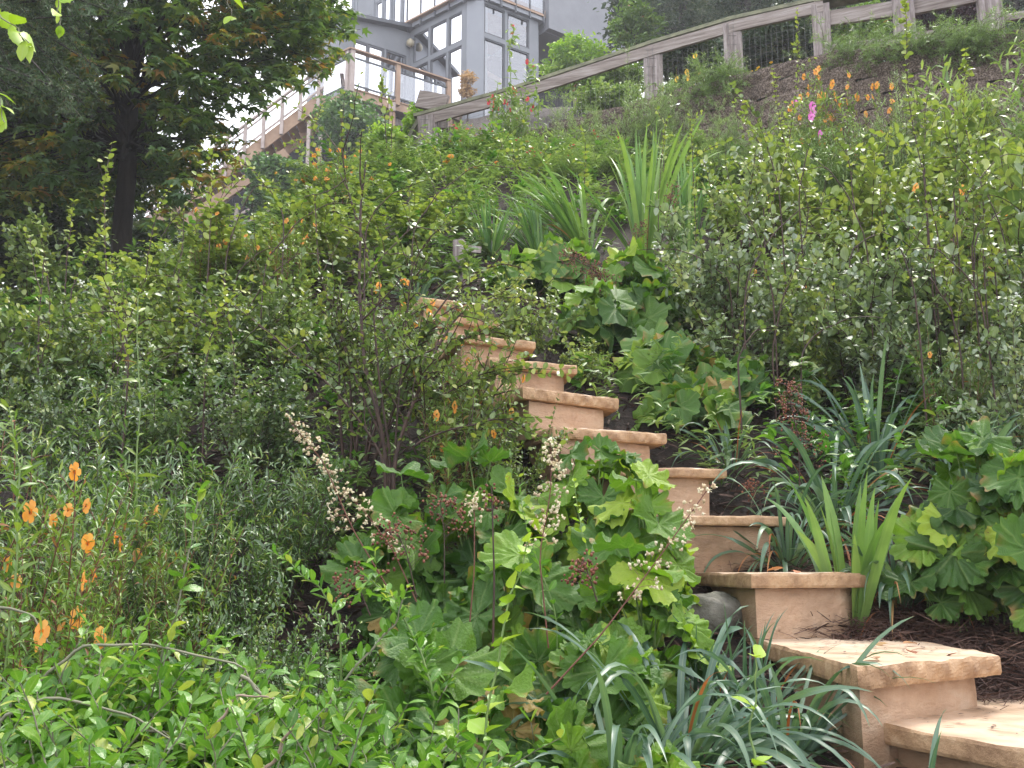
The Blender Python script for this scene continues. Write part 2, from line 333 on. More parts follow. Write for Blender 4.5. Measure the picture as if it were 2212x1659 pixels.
M['mulch'] = rough_mat('bark_mulch_chips', [(.3, (.035, .018, .014)), (.55, (.095, .05, .036)), (.8, (.22, .13, .09))], 12, .65, .3, 40)
M['greywood'] = rough_mat('weathered_wood', [(.3, (.14, .105, .09)), (.5, (.28, .235, .22)), (.7, (.44, .39, .37))], 7, .75, .7, 14, stretch=(5, 5, .35), dist=.01, second=(18, [(.3, (.7, .7, .7)), (.7, (1.1, 1.1, 1.1))], .6))
M['greyrail'] = rough_mat('weathered_rail_wood', [(.3, (.15, .115, .1)), (.5, (.27, .225, .2)), (.72, (.42, .37, .345))], 7, .8, .6, 14, stretch=(.35, .35, 5), dist=.012)
M['mosswood'] = rough_mat('mossy_rail_top', [(.3, (.12, .12, .08)), (.6, (.24, .24, .15)), (.8, (.36, .35, .27))], 8, .8, .4, 30)
M['redwood'] = rough_mat('redwood_deck', [(.3, (.26, .16, .1)), (.6, (.38, .25, .165)), (.8, (.48, .35, .24))], 2.5, .6, .2, 12)
M['palewood'] = rough_mat('pale_aged_wood', [(.3, (.33, .26, .23)), (.7, (.5, .42, .38))], 4, .7, .2, 12)
M['grey'] = rough_mat('house_grey_paint', [(.3, (.165, .175, .19)), (.7, (.2, .21, .225))], 1.2, .55, .06, 30)
M['greytrim'] = rough_mat('house_grey_trim', [(.3, (.22, .23, .255)), (.7, (.255, .27, .29))], 1.2, .5, .05, 30)
M['stucco'] = rough_mat('house_stucco', [(.3, (.19, .195, .21)), (.7, (.235, .24, .255))], 1.5, .85, .3, 50, dist=.004)
M['dark'] = rough_mat('underside_shade', [(.3, (.012, .012, .018)), (.7, (.03, .03, .04))], 3, .8, .1)  # shade under deck, stair and soffit put into the colour
M['darkmetal'] = rough_mat('dark_metal_frame', [(.3, (.06, .065, .075)), (.7, (.09, .095, .105))], 3, .4, 0)
M['wire'] = rough_mat('galvanised_wire', [(.3, (.12, .12, .12)), (.7, (.24, .24, .23))], 20, .45, 0)
M['tan'] = rough_mat('warm_interior_wall', [(.3, (.3, .24, .15)), (.7, (.5, .42, .28))], 1.5, .8, 0)
M['brass'] = rough_mat('lamp_brass', [(.3, (.35, .3, .2)), (.7, (.5, .45, .3))], 3, .3, 0)
def glass_mat():
    m, t, o = new_mat('window_glass'); L = t.links.new
    gl = N(t, 'ShaderNodeBsdfGlossy'); gl.inputs['Roughness'].default_value = .02; gl.inputs['Color'].default_value = (.95, .96, 1, 1)
    tr = N(t, 'ShaderNodeBsdfTransparent'); tr.inputs['Color'].default_value = (.75, .8, .82, 1)
    fr = N(t, 'ShaderNodeFresnel'); fr.inputs['IOR'].default_value = 1.9
    ad = N(t, 'ShaderNodeMath', operation='ADD'); ad.inputs[1].default_value = .12; L(fr.outputs[0], ad.inputs[0])
    tc = N(t, 'ShaderNodeTexCoord'); nz = N(t, 'ShaderNodeTexNoise'); nz.inputs['Scale'].default_value = .9; L(tc.outputs['Object'], nz.inputs['Vector'])
    bp = N(t, 'ShaderNodeBump'); bp.inputs['Strength'].default_value = .04; L(nz.outputs['Fac'], bp.inputs['Height']); L(bp.outputs[0], gl.inputs['Normal'])
    ms = N(t, 'ShaderNodeMixShader'); L(ad.outputs[0], ms.inputs['Fac']); L(tr.outputs[0], ms.inputs[1]); L(gl.outputs[0], ms.inputs[2]); L(ms.outputs[0], o.inputs['Surface'])
    return m
M['glass'] = glass_mat()

# ------------------------------------------------------------------ terrain
WX = [-1.6, -.8, .6, 1.9, 3.0, 4.5, 8.0]; WY = [10.9, 10.55, 10.1, 9.5, 8.75, 8.1, 7.2]
WTOP = [4.45, 4.6, 4.8, 4.9, 4.85, 4.72, 4.5]
def wall_y(x): return np.interp(x, WX, WY)
def wall_top(x): return np.interp(x, WX, WTOP)
def terr(x, y):
    x = np.asarray(x, float); y = np.asarray(y, float)
    a = np.interp(y, [-30, 0, 1.5, 2.0, 2.4, 3.0, 3.4, 3.7, 4.0, 4.3, 4.6, 4.9, 5.6, 7, 8.6, 10.4, 12], [-4, -.9, -.5, -.42, -.37, -.2, .0, .27, .5, .72, .9, 1.1, 1.6, 2.55, 3.7, 4.05, 4.3])
    xs = np.interp(y, [2.2, 3.3, 3.7, 4.2, 4.9, 8], [1.0, .75, .4, .05, -.3, -.55])
    dx = np.clip(x - xs, -4.5, 4.5); dx = np.sign(dx) * np.maximum(np.abs(dx) - .3, 0)
    cR = np.interp(y, [1.5, 2.6, 3.3, 4, 5, 6, 8.5], [.1, .3, .12, -.12, -.22, -.2, -.04])
    cL = np.interp(y, [2, 3.3, 4.2, 5], [.05, .06, .15, .22]); z = a + np.where(dx > 0, cR, cL) * dx
    L = np.interp(x, [-8, -4.2, -3.3, -2.6, -1.9, -1.1, -.5], [1.4, 1.45, 1.6, 1.85, 2.8, 4.1, 9])
    z = np.minimum(z, L)
    yy = np.clip(y - 12, 0, 18); z = z + np.where(x < -1.3, yy * .42, 0)
    back = (y > wall_y(x) + .22) & (x > -1.45)
    zb = wall_top(x) - .06 + np.interp(y, [10, 12.5, 29, 34, 60, 400], [0, .15, 9.6, 9.9, 6, -30])
    z = np.where(back, zb, z)
    z = z + .03 * np.sin(x * 3.1 + y * 1.7) * np.cos(y * 2.3 - x) + .012 * np.sin(x * 9 + 1) * np.sin(y * 8)
    far = np.clip((y - 45) / 100, 0, 1); z = z * (1 - far) + (-10) * far
    side = np.clip((np.abs(x) - 14) / 60, 0, 1); return z * (1 - side) + (z * .2 - 3) * side
def th(x, y): return float(terr(x, y))
def mk_ground():
    xs = np.concatenate([-np.geomspace(300, 7, 18), np.arange(-6.5, 6.5, .09), np.geomspace(7, 300, 18)])
    ys = np.concatenate([[-60, -20, -6, -2], np.arange(-1, 12.6, .09), np.geomspace(13, 500, 36)])
    X, Y = np.meshgrid(xs, ys); Z = terr(X, Y); n, m = X.shape
    idx = np.arange(n * m).reshape(n, m)
    f = np.stack([idx[:-1, :-1], idx[:-1, 1:], idx[1:, 1:], idx[1:, :-1]], -1).reshape(-1, 4)
    g = Geo(); g.add(np.stack([X, Y, Z], -1).reshape(-1, 3), f)
    o = g.build('ground', M['soil']); o['kind'] = 'structure'
mk_ground()

# ------------------------------------------------------------------ stone steps
def loop_dense(pts, step=.018):
    out = []; fid = []
    for i in range(len(pts)):
        a = np.array(pts[i], float); b = np.array(pts[(i + 1) % len(pts)], float); n = max(1, int(np.linalg.norm(b - a) / step))
        for k in range(n): out.append(a + (b - a) * k / n); fid.append(i)
    return np.array(out), fid
def vnoise(p, s, seed):
    x, y, z = p * s; return (math.sin(x * 1.7 + seed) * math.cos(y * 2.1 - seed * 1.3) + .6 * math.sin(z * 3.3 + x * 2.9 + seed) + .4 * math.sin(y * 5.7 + z * 4.1 + x * 4.7 + seed * 2)) / 2
def prism(name, poly, z0, z1, parent, rough, seed, mats, rows=6, front=0, taper=0., edge=.003):
    """stone slab: dense outline, broken edge on side `front`, bowed flat top"""
    pts, fid = loop_dense(poly); cen = pts.mean(0); g = Geo(); n = len(pts); V = []
    for r in range(rows + 1):
        q = r / rows
        for i, p in enumerate(pts):
            o = nrm(p - cen); amp = rough if fid[i] == front else rough * .3
            k = math.sin(q * math.pi) * amp * .35 - (edge if r in (0, rows) else 0) + amp * vnoise(np.array([p[0], p[1], z0 + q * (z1 - z0)]), 28, seed) - taper * (1 - q)
            k += amp * .45 * vnoise(np.array([p[0], p[1], 0]), 9, seed + 3)
            zz = z0 + q * (z1 - z0) + (.004 * vnoise(np.array([p[0], p[1], 0]), 12, seed + 7) if r == rows else 0)
            V.append((p[0] + o[0] * k, p[1] + o[1] * k, zz))
    idx = np.arange(n * (rows + 1)).reshape(rows + 1, n); nx = np.roll(idx, -1, 1)
    f = np.stack([idx[:-1], nx[:-1], nx[1:], idx[1:]], -1).reshape(-1, 4)
    g.add(V, f, None, 1)
    top = [V[k] for k in idx[-1]]; bot = [V[k] for k in idx[0]][::-1]
    g.ngon(top, 0); g.ngon(bot, 1)
    o = g.build(name, mats, parent, smooth=False)
    return o
ST = [  # z, front-left (x,y), front-right, back-right, back-left, slab thickness
    (-.312, (.92, 1.82), (1.72, 2.22), (1.5, 2.9), (.68, 2.35), .05),
    (-.19, (.69, 2.06), (1.12, 2.36), (1.12, 3.1), (.68, 2.95), .055),
    (-.008, (.66, 2.80), (1.05, 2.95), (1.0, 3.5), (.58, 3.4), .05),
    (.175, (.50, 3.22), (.92, 3.33), (.86, 3.75), (.42, 3.6), .038),
    (.35, (.33, 3.40), (.755, 3.5), (.68, 3.95), (.26, 3.85), .038),
    (.51, (.15, 3.56), (.585, 3.74), (.52, 4.1), (.02, 3.95), .05),
    (.68, (.042, 3.68), (.43, 3.95), (.38, 4.25), (-.11, 4.0), .055),
    (.835, (-.09, 3.88), (.27, 4.04), (.2, 4.5), (-.2, 4.3), .045),
    (1.0, (-.24, 4.16), (.105, 4.32), (.05, 4.75), (-.34, 4.55), .042),
    (1.17, (-.37, 4.48), (-.06, 4.62), (-.1, 5.0), (-.48, 4.85), .042),
    (1.34, (-.46, 4.8), (-.16, 4.94), (-.2, 5.3), (-.58, 5.2), .045),
]
steps = thing('garden_steps', 'peach sandstone slab steps climbing the planted slope from lower right', 'stairs', (.9, 2.2, -.5))
def rel(poly, o): return [(p[0] - o[0], p[1] - o[1]) for p in poly]
so_ = (.9, 2.2, -.5)
for i, (z, fl, fr, br, bl, tk) in enumerate(ST):
    tk *= .82
    prism('tread', rel([fl, fr, br, bl], so_), z - tk + .5, z + .5, steps, .011 if i in (1, 6, 5) else .004, i * 3.1, [M['stonetop'], M['stonerough']])
    zb = (ST[i - 1][0] if i else -.7) + .5 - (.2 if i == 1 else .02 if i else 0)
    c = (np.array(fl) + fr + br + bl) / 4
    ins = [tuple(np.array(p) + nrm(c - np.array(p)) * .05) for p in (fl, fr, br, bl)]
    # rounded right end of the riser
    a, b, d = np.array(ins[0]), np.array(ins[1]), np.array(ins[2])
    r1 = b + nrm(a - b) * .06; r2 = b + nrm(d - b) * .06
    prism('riser', rel([tuple(a), tuple(r1), tuple((r1 + r2) / 2 * .4 + b * .6), tuple(r2), tuple(d), ins[3]], so_), zb + .001, z - tk + .498, steps, .004, i * 1.7 + 9, [M['stone'], M['stone']], edge=.003, taper=.006)

# ------------------------------------------------------------------ boulders
def boulder(c, r, label, seed, group=None):
    rng = np.random.default_rng(seed); g = Geo(); n, m = 26, 18; V = []
    for j in range(m):
        ph = math.pi * j / (m - 1)
        for i in range(n):
            t = 2 * math.pi * i / n; d = np.array([math.cos(t) * math.sin(ph), math.sin(t) * math.sin(ph), math.cos(ph)])
            k = 1 + .16 * vnoise(d, 2.6, seed) + .11 * vnoise(d, 6, seed + 2) + .05 * vnoise(d, 17, seed + 5)
            V.append(np.sign(d) * np.abs(d) ** .72 * np.array(r) * (k + .02 * vnoise(d, 37, seed)))
    idx = np.arange(n * m).reshape(m, n); nx = np.roll(idx, -1, 1)
    g.add(V, np.stack([idx[:-1], idx[1:], nx[1:], nx[:-1]], -1).reshape(-1, 4))
    o = g.build('boulder', M['boulder'], None, True, tuple(c)); tag(o, label, 'rock', group)
boulder((xat(1515, 3.02), 3.02, -.13), (.12, .08, .062), 'grey lichened boulder wedged under the left end of a sandstone step', 3)
boulder((xat(1960, 1.98), 1.98, -.44), (.12, .1, .05), 'grey stone under the lowest sandstone step at the corner', 8)
boulder((xat(1100, 3.9), 3.98, .52), (.08, .12, .07), 'small grey stone beside the chipped sandstone tread half way up', 15)

# ------------------------------------------------------------------ mulch and litter (stuff)
def litter():
    rng = np.random.default_rng(5); g = Geo(); n = 16000
    x = rng.uniform(-1.5, 2.4, n); y = rng.uniform(1.6, 6.0, n)
    z = terr(x, y) + rng.uniform(0, .02, n); p = np.stack([x, y, z], -1)
    a = rng.uniform(0, 6.28, n); d = np.stack([np.cos(a), np.sin(a), rng.normal(.15, .25, n)], -1)
    v, c, f = tpl([(0, .05), (.5, .07), (1, .04)], 0, .1)
    put(g, [(v, c, f)], p, d, rng.normal(0, .5, (n, 3)) + [0, 0, 1], rng.uniform(.02, .075, n), rng.uniform(0, 1, n), rng)
    # reddish fallen needles, heaped beside the treads on the right
    n = 9000; t = rng.uniform(0, 1, n); x = 1.08 + rng.normal(.13, .13, n); y = 2.35 + t * 1.15; x = x - t * .2
    z = terr(x, y) + rng.uniform(0, .05, n); p = np.stack([x, y, z], -1)
    a = rng.uniform(0, 6.28, n); d = np.stack([np.cos(a), np.sin(a), rng.normal(.1, .3, n)], -1)
    put(g, [tpl([(0, .012), (.5, .016), (1, .01)], 0, .2)], p, d, rng.normal(0, .5, (n, 3)) + [0, 0, 1], rng.uniform(.04, .1, n), rng.uniform(0, 1, n), rng)
    o = g.build('bark_litter', [M['mulch']]); tag(o, 'dark bark chips and fallen needles covering the soil', 'litter', None, 'stuff')
litter()
def tread_debris():
    rng = np.random.default_rng(77); g = Geo()
    for i, nn in ((0, 90), (1, 120), (2, 60), (3, 20), (4, 15)):
        z, fl, fr, br, bl, tk = ST[i]; fl, fr, br, bl = map(np.array, (fl, fr, br, bl))
        for _ in range(nn):
            u, v = rng.uniform(.08, .95), rng.uniform(.06, .7); q = (fl * (1 - u) + fr * u) * (1 - v) + (bl * (1 - u) + br * u) * v
            a = rng.uniform(0, 6.28)
            put(g, [tpl([(0, .05), (.5, .12), (1, .03)], 0, .05)], [(q[0], q[1], z + .004)], [(math.cos(a), math.sin(a), .03)], [(0, 0, 1)], rng.uniform(.006, .03), rng.uniform(0, 1), rng)
    for i, nn in ((0, 4), (1, 7), (2, 4), (4, 3), (6, 3), (7, 3)):
        z, fl, fr, br, bl, tk = ST[i]; fl, fr, br, bl = map(np.array, (fl, fr, br, bl))
        for _ in range(nn):
            u, v = rng.uniform(.08, .95), rng.uniform(.03, .5); q = (fl * (1 - u) + fr * u) * (1 - v) + (bl * (1 - u) + br * u) * v; a = rng.uniform(0, 6.28)
            put(g, T_ROUND + T_LANCE, [(q[0], q[1], z + .007)], [(math.cos(a), math.sin(a), .1)], [(.2, 0, 1)], rng.uniform(.025, .05), rng.uniform(0, 1), rng, 1)
    o = g.build('tread_debris', [M['mulch'], M['dead']]); tag(o, 'specks of bark, needles and fallen leaves lying on the treads', 'litter', None, 'stuff')
tread_debris()

# ------------------------------------------------------------------ retaining wall of split blocks
def retaining_wall():
    rng = np.random.default_rng(21)
    w = thing('retaining_wall', 'curved split block retaining wall below the wooden fence', 'wall', (3, 8.75, 3.6)); o = np.array([3, 8.75, 3.6])
    g = Geo(); xs = np.array(WX); ch = .17
    for c in range(8):
        s = -1.6 + (c % 2) * .2
        while s < 7.6:
            L = .4; x0, x1 = s, s + L; s += L
            top = float(wall_top((x0 + x1) / 2)) - c * ch
            y0 = float(wall_y(x0)) - c * .03; y1 = float(wall_y(x1)) - c * .03
            p0 = np.array([x0, y0]); p1 = np.array([x1, y1]); t = nrm(p1 - p0); nn = np.array([t[1], -t[0]])
            if nn[1] > 0: nn = -nn
            nu, nv = 10, 5; V = []
            for j in range(nv + 1):
                for i in range(nu + 1):
                    u = i / nu; v = j / nv
                    bul = .03 * min(1, min(u, 1 - u) * 6) + (.012 * math.sin(v * math.pi)) + rng.normal(0, .006)
                    if i in (0, nu): bul = -.006
                    q = p0 * (1 - u) + p1 * u + nn * bul
                    V.append((q[0], q[1], top - ch + .004 + v * (ch - .008)))
            idx = np.arange((nu + 1) * (nv + 1)).reshape(nv + 1, nu + 1)
            f = np.stack([idx[:-1, :-1], idx[:-1, 1:], idx[1:, 1:], idx[1:, :-1]], -1).reshape(-1, 4)
            g.add(np.array(V) - o, f)
            # top ledge
            e0 = V[-(nu + 1):]; bk = [(a[0] - nn[0] * .3, a[1] - nn[1] * .3, a[2]) for a in e0]
            W2 = np.array(e0 + bk) - o; m_ = nu + 1
            g.add(W2, [[i, i + 1, m_ + i + 1, m_ + i] for i in range(nu)])
    g.build('block_courses', M['block'], w, False)
retaining_wall()

# ------------------------------------------------------------------ wooden fence above the wall
def fence():
    rt = thing('wooden_fence', 'weathered grey post and rail fence with wire mesh above the block wall', 'fence', (2, 9.8, 4.8)); O = np.array([2, 9.8, 4.8])
    def post(px, pyt, pyb, d, w=.15):
        a = at(px, pyt, d); b = at(px, pyb, d); b[:2] = a[:2]; g = Geo(); box(g, b - O, a - O, w, w, (.35, 1, 0)); g.build('post', M['greywood'], rt, False); return a
    D = {880: 11.0, 925: 10.9, 1115: 10.75, 1410: 10.25, 1582: 9.85, 1772: 9.45, 1945: 9.1, 2130: 8.7, 2320: 8.3}
    P = {}
    for px, top, bot in ((925, 256, 420), (1115, 200, 360), (1410, 107, 260), (1582, 58, 240), (1772, 18, 200), (1945, -45, 170), (2130, -60, 160), (2320, -80, 150)):
        P[px] = post(px, top, bot, D[px], .2 if px > 1900 else .18)
    # top rail cap (mossy) with board under it
    def rail(a, b, w, h, mat, name, dz=0.): 
        g = Geo(); a = np.array(a) - O; b = np.array(b) - O; a[2] += dz; b[2] += dz; box(g, a, b, w, h, (0, 0, 1), 0, .04); g.build(name, M[mat], rt, False)
    chain = [(905, 258, 11.0), (1115, 200, 10.75), (1410, 103, 10.25), (1582, 52, 9.85), (1772, 10, 9.45)]
    for q, r in zip(chain, chain[1:]):
        a, b = at(*q), at(*r); rail(a, b, .2, .04, 'mosswood', 'rail_cap', .02); 
        g = Geo(); box(g, a - O + [0, -.085, -.075], b - O + [0, -.085, -.075], .035, .13); g.build('top_rail', M['greyrail'], rt, False)
    a, b = at(1772, 12, 9.45), at(2330, -95, 8.3); rail(a, b, .2, .04, 'mosswood', 'rail_cap', .02)
    # end rail dropping beside the garden stair
    a, b = at(915, 262, 11.0), at(868, 348, 11.15); rail(a, b, .2, .05, 'mosswood', 'end_rail')
    g = Geo(); box(g, a - O + [0, .02, -.14], b - O + [0, .02, -.14], .05, .22); g.build('end_board', M['greyrail'], rt, False)
    # wide boards on the right bays
    for (x0, y0, d0, x1, y1, d1, h) in ((1780, 42, 9.4, 1945, 18, 9.05, .16), (1780, 108, 9.4, 1945, 85, 9.05, .07), (1945, 22, 9.1, 2130, -14, 8.75, .15), (1950, 82, 9.1, 2130, 62, 8.75, .08), (2130, 48, 8.7, 2320, 12, 8.3, .07)):
        g = Geo(); a, b = at(x0, y0, d0), at(x1, y1, d1); box(g, a - O, b - O, .04, h); g.build('rail_board', M['greyrail'], rt, False)
    # welded wire mesh between the posts
    bays = [((925, 262, 10.9), (1115, 206, 10.75), 110), ((1115, 206, 10.75), (1410, 118, 10.25), 110), ((1410, 122, 10.25), (1582, 68, 9.85), 130), ((1582, 72, 9.85), (1772, 28, 9.45), 130)]
    for A, B, hh in bays:
        a, b = at(*A), at(*B); g = Geo(); L = np.linalg.norm(b - a); n = int(L / .055); H = .85
        for k in range(1, n):
            p = a + (b - a) * k / n + [0, -.02, 0]; tube(g, [p - O, p - O - [0, 0, H]], .0017, .0017, 3)
        for k in range(9):
            q = np.array([0, -.02, -.02 - k * .1]); tube(g, [a - O + q, b - O + q], .0017, .0017, 3)
        g.build('wire_mesh', M['wire'], rt, False)
    # wire wrapped over the front of three posts
    for px in (925, 1410, 1582):
        p = P[px] - O; g = Geo()
        for k in range(9): z = p[2] - .06 - k * .1; tube(g, [(p[0] - .09, p[1] - .1, z), (p[0] + .06, p[1] - .1, z)], .002, .002, 3)
        for k in range(3): tube(g, [(p[0] - .07 + k * .055, p[1] - .1, p[2] - .03), (p[0] - .07 + k * .055, p[1] - .1, p[2] - .9)], .002, .002, 3)
        g.build('post_wire', M['wire'], rt, False)
fence()
def gate_frame():
    O = at(925, 300, 11.6); rt = thing('gate_frame', 'weathered open timber frame behind the left end of the fence', 'gate', tuple(O))
    for (x0, y0, x1, y1, w) in ((903, 214, 965, 225, .22), (938, 235, 995, 256, .07)):
        g = Geo(); box(g, at(x0, y0, 11.6) - O, at(x1, y1, 11.5) - O, .06, w); g.build('cross_board', M['greyrail'], rt, False)
    for x, yb in ((925, 300), (958, 280)):
        g = Geo(); box(g, at(x, yb, 11.7) - O, at(x, 210, 11.7) - O, .12, .12, (0, 1, 0)); g.build('post', M['greywood'], rt, False)
gate_frame()
def stub_post(px, py0, py1, d, label):
    b = at(px, py1, d); o = thing('wooden_stake', label, 'stake', tuple(b)); g = Geo(); a = at(px, py0, d) - b; a[:2] = 0
    box(g, (0, 0, -.3), a, .06, .06, (.4, 1, 0)); g.build('post', M['greywood'], o, False)
    g = Geo(); box(g, (.03, 0, a[2] - .05), (.13, 0, a[2] - .06), .02, .04); g.build('cross_piece', M['greywood'], o, False)
stub_post(992, 520, 590, 5.7, 'short grey wooden stake standing in foliage above the steps')

# ------------------------------------------------------------------ house
HO = np.array([-1.2, 30.0, 14.0])
house = thing('grey_house', 'grey hillside house with tall corner windows and glass balcony', 'house', tuple(HO))
cA = np.array([-1.48, 30.05]); dirL = nrm(np.array([-2.05, 1.8])); cB = np.array([-.93, 30.0]); dirR = nrm(np.array([1.84, 1.3]))
class Face:
    def __init__(s, p, d, out):
        s.p = np.array([*p, 0.]); s.d = np.array([*d, 0.]); n = np.array([d[1], -d[0], 0.]); s.n = n if np.dot(n, [*out, 0]) > 0 else -n
    def uz(s, px, py):
        q = on_plane(px, py, s.p, s.n); return float(np.dot(q - s.p, s.d)), float(q[2])
    def pt(s, u, z, off=0.): return s.p + s.d * u + s.n * off + np.array([0, 0, z]) - HO
    def slab(s, g, u0, u1, z0, z1, o0, o1, mi=0):
        v = [s.pt(u, z, o) for u in (u0, u1) for z in (z0, z1) for o in (o0, o1)]
        g.add(v, [[0, 1, 3, 2], [4, 6, 7, 5], [0, 4, 5, 1], [2, 3, 7, 6], [0, 2, 6, 4], [1, 5, 7, 3]], None, mi)
def wall_open(face, u0, u1, z0, z1, rects, name='wall', mat='grey', th_=.15):
    """wall panel with real openings: grid cells not covered by a window are filled"""
    us = sorted({u0, u1, *[r[0] for r in rects], *[r[1] for r in rects]}); zs = sorted({z0, z1, *[r[2] for r in rects], *[r[3] for r in rects]})
    us = [u for u in us if u0 <= u <= u1]; zs = [z for z in zs if z0 <= z <= z1]
    g = Geo()
    for a, b in zip(us, us[1:]):
        run = None
        for c, d in zip(zs, zs[1:]):
            cu, cz = (a + b) / 2, (c + d) / 2; hole = any(r[0] < cu < r[1] and r[2] < cz < r[3] for r in rects)
            if not hole: run = (run[0], d) if run else (c, d)
            if hole or d == zs[-1]:
                if run: face.slab(g, a, b, run[0], run[1], -th_, 0)
                run = None
    g.build(name, M[mat], house, False)
def window(face, u0, u1, z0, z1, frame=.05, mat='darkmetal', mull=0):
    g = Geo()
    for (a, b, c, d) in ((u0, u1, z0, z0 + frame), (u0, u1, z1 - frame, z1), (u0, u0 + frame, z0 + frame, z1 - frame), (u1 - frame, u1, z0 + frame, z1 - frame)):
        face.slab(g, a, b, c, d, -.1, -.02)
    for k in range(mull):
        u = u0 + (u1 - u0) * (k + 1) / (mull + 1); face.slab(g, u - .025, u + .025, z0 + frame, z1 - frame, -.1, -.025)
    w = g.build('window_frame', M[mat], house, False)
    g = Geo(); g.ngon([face.pt(u, z, -.06) for u, z in ((u0 + frame * .5, z0 + frame * .5), (u1 - frame * .5, z0 + frame * .5), (u1 - frame * .5, z1 - frame * .5), (u0 + frame * .5, z1 - frame * .5))]); g.build('pane', M['glass'], w, False)
fL = Face(cA, dirL, (-1, -1)); fR = Face(cB, dirR, (1, -1))
ZB = 13.2
def pxrect(face, x0, y0, x1, y1):
    (a, b), (c, d) = face.uz(x0, y0), face.uz(x1, y1); return min(a, c), max(a, c), min(b, d), max(b, d)
# tower left face: three columns, two rows
cols = [fL.uz(998, 60)[0], fL.uz(969, 60)[0], fL.uz(965, 60)[0], fL.uz(930, 60)[0], fL.uz(926, 60)[0], fL.uz(893, 60)[0]]
zt = fL.uz(1008, 18)[1]; zm1 = fL.uz(1008, 82)[1]; zm0 = fL.uz(1008, 92)[1]
rows = [(zm1, zt), (14.2, zm0)]
RL = [(min(cols[i], cols[i + 1]), max(cols[i], cols[i + 1]), a, b) for i in (0, 2, 4) for a, b in rows]
uL = fL.uz(887, 64)[0]; ztop = 18.5
wall_open(fL, 0, uL, ZB, ztop, RL)
for r in RL: window(fL, *r)
zr = fR.uz(1050, 8)[1]
RR = []
for x0, x1 in ((1046, 1091), (1096, 1143)):
    a = fR.uz(x0, 50)[0]; b = fR.uz(x1, 50)[0]
    RR += [(max(a, .02), b, fR.uz(1046, 70)[1], zr), (max(a, .02), b, 14.2, fR.uz(1046, 80)[1])]
uR = fR.uz(1163, 60)[0]
wall_open(fR, 0, uR, ZB, ztop, RR)
for r in RR: window(fR, *r)
# corner pier, eaves band, interior
g = Geo(); v = [np.array([*cA, 0.]), np.array([*cB, 0.]), np.array([*(cB + dirR * .02), 0.]) + [.1, .35, 0], np.array([*cA, 0.]) + [-.15, .35, 0]]
vv = [p + [0, -.02, ZB] - HO for p in v] + [p + [0, -.02, ztop] - HO for p in v]
g.add(vv, [[0, 1, 5, 4], [1, 2, 6, 5], [2, 3, 7, 6], [3, 0, 4, 7], [4, 5, 6, 7], [0, 3, 2, 1]]); g.build('corner_pier', M['greytrim'], house, False)
g = Geo(); fL.slab(g, -.25, uL + .1, ztop, ztop + .14, -.5, .14); fR.slab(g, .0, uR + .15, ztop, ztop + .14, -.5, .14); g.build('eaves_band', M['greytrim'], house, False)
g = Geo(); fL.slab(g, -.1, uL, ztop + .141, ztop + .2, -3, .3); fR.slab(g, -.1, uR + .1, ztop + .144, ztop + .22, -3, .2); g.build('balcony_floor', M['redwood'], house, False)
# interior shell: warm back wall and ceiling seen through the panes
inn = np.array([-1.2, 34.2]); g = Geo()
box(g, np.array([-5.5, 35.2, 16]) - HO, np.array([3.2, 35.2, 16]) - HO, .1, 5.4); g.build('inner_wall', M['tan'], house, False)
g = Geo(); fL.slab(g, .1, uL - .1, 16.3, 16.5, -2.5, -.4); fR.slab(g, .5, 1.1, 13.6, 18.2, -2.2, -2.0); fL.slab(g, 1.2, 1.7, 13.4, 18.3, -2.2, -1.9); g.build('inner_floor', M['redwood'], house, False)
# balcony glass rail above the tower
for face, u_end in ((fL, uL), (fR, uR + .1)):
    g = Geo(); n = 4
    for k in range(n + 1):
        u = u_end * k / n; face.slab(g, u - .025, u + .025, ztop - .12, ztop + 1.25, .15, .2)
    face.slab(g, 0, u_end, ztop + 1.25, ztop + 1.3, .13, .22); pr = g.build('balcony_rail', M['darkmetal'], house, False)
    g = Geo()
    for k in range(n):
        a, b = u_end * k / n + .04, u_end * (k + 1) / n - .04
        g.ngon([face.pt(a, ztop + .25, .175), face.pt(b, ztop + .25, .175), face.pt(b, ztop + 1.2, .175), face.pt(a, ztop + 1.2, .175)])
    g.build('glass_panel', M['glass'], pr, False)
g = Geo(); fR.slab(g, .55, uR + .2, ztop + .15, ztop + .42, .02, .14); g.build('redwood_fascia', M['redwood'], house, False)
# wing left of the tower
pW = (cA + dirL * uL); fW = Face(pW, -dirR, (1, -1)); fW.n = fR.n.copy()
uW = abs(fW.uz(735, 110)[0])
RW = [pxrect(fW, 764, 84, 794, 200), pxrect(fW, 796, 94, 828, 205), pxrect(fW, 834, 106, 876, 215)]
zd = 14.25; RW = [(a, b, zd, d) for a, b, c, d in RW]
zw = fW.uz(885, 66)[1]
wall_open(fW, 0, uW, ZB, zw - .1, RW, 'wing_wall')
for r in RW: window(fW, *r, frame=.07)
g = Geo(); a = [fW.pt(-.05, zw, .25), fW.pt(uW + .15, zw - .42, .25), fW.pt(uW + .15, zw - .42, -2.6), fW.pt(-.05, zw, -2.6)]
g.add(a + [p + [0, 0, .13] for p in a], [[0, 3, 2, 1], [4, 5, 6, 7], [0, 1, 5, 4], [1, 2, 6, 5], [2, 3, 7, 6], [3, 0, 4, 7]]); g.build('wing_roof', M['darkmetal'], house, False)
g = Geo(); fW.slab(g, uW, uW + .05, ZB, zw - .45, -2.5, 0); g.build('wing_side', M['grey'], house, False)
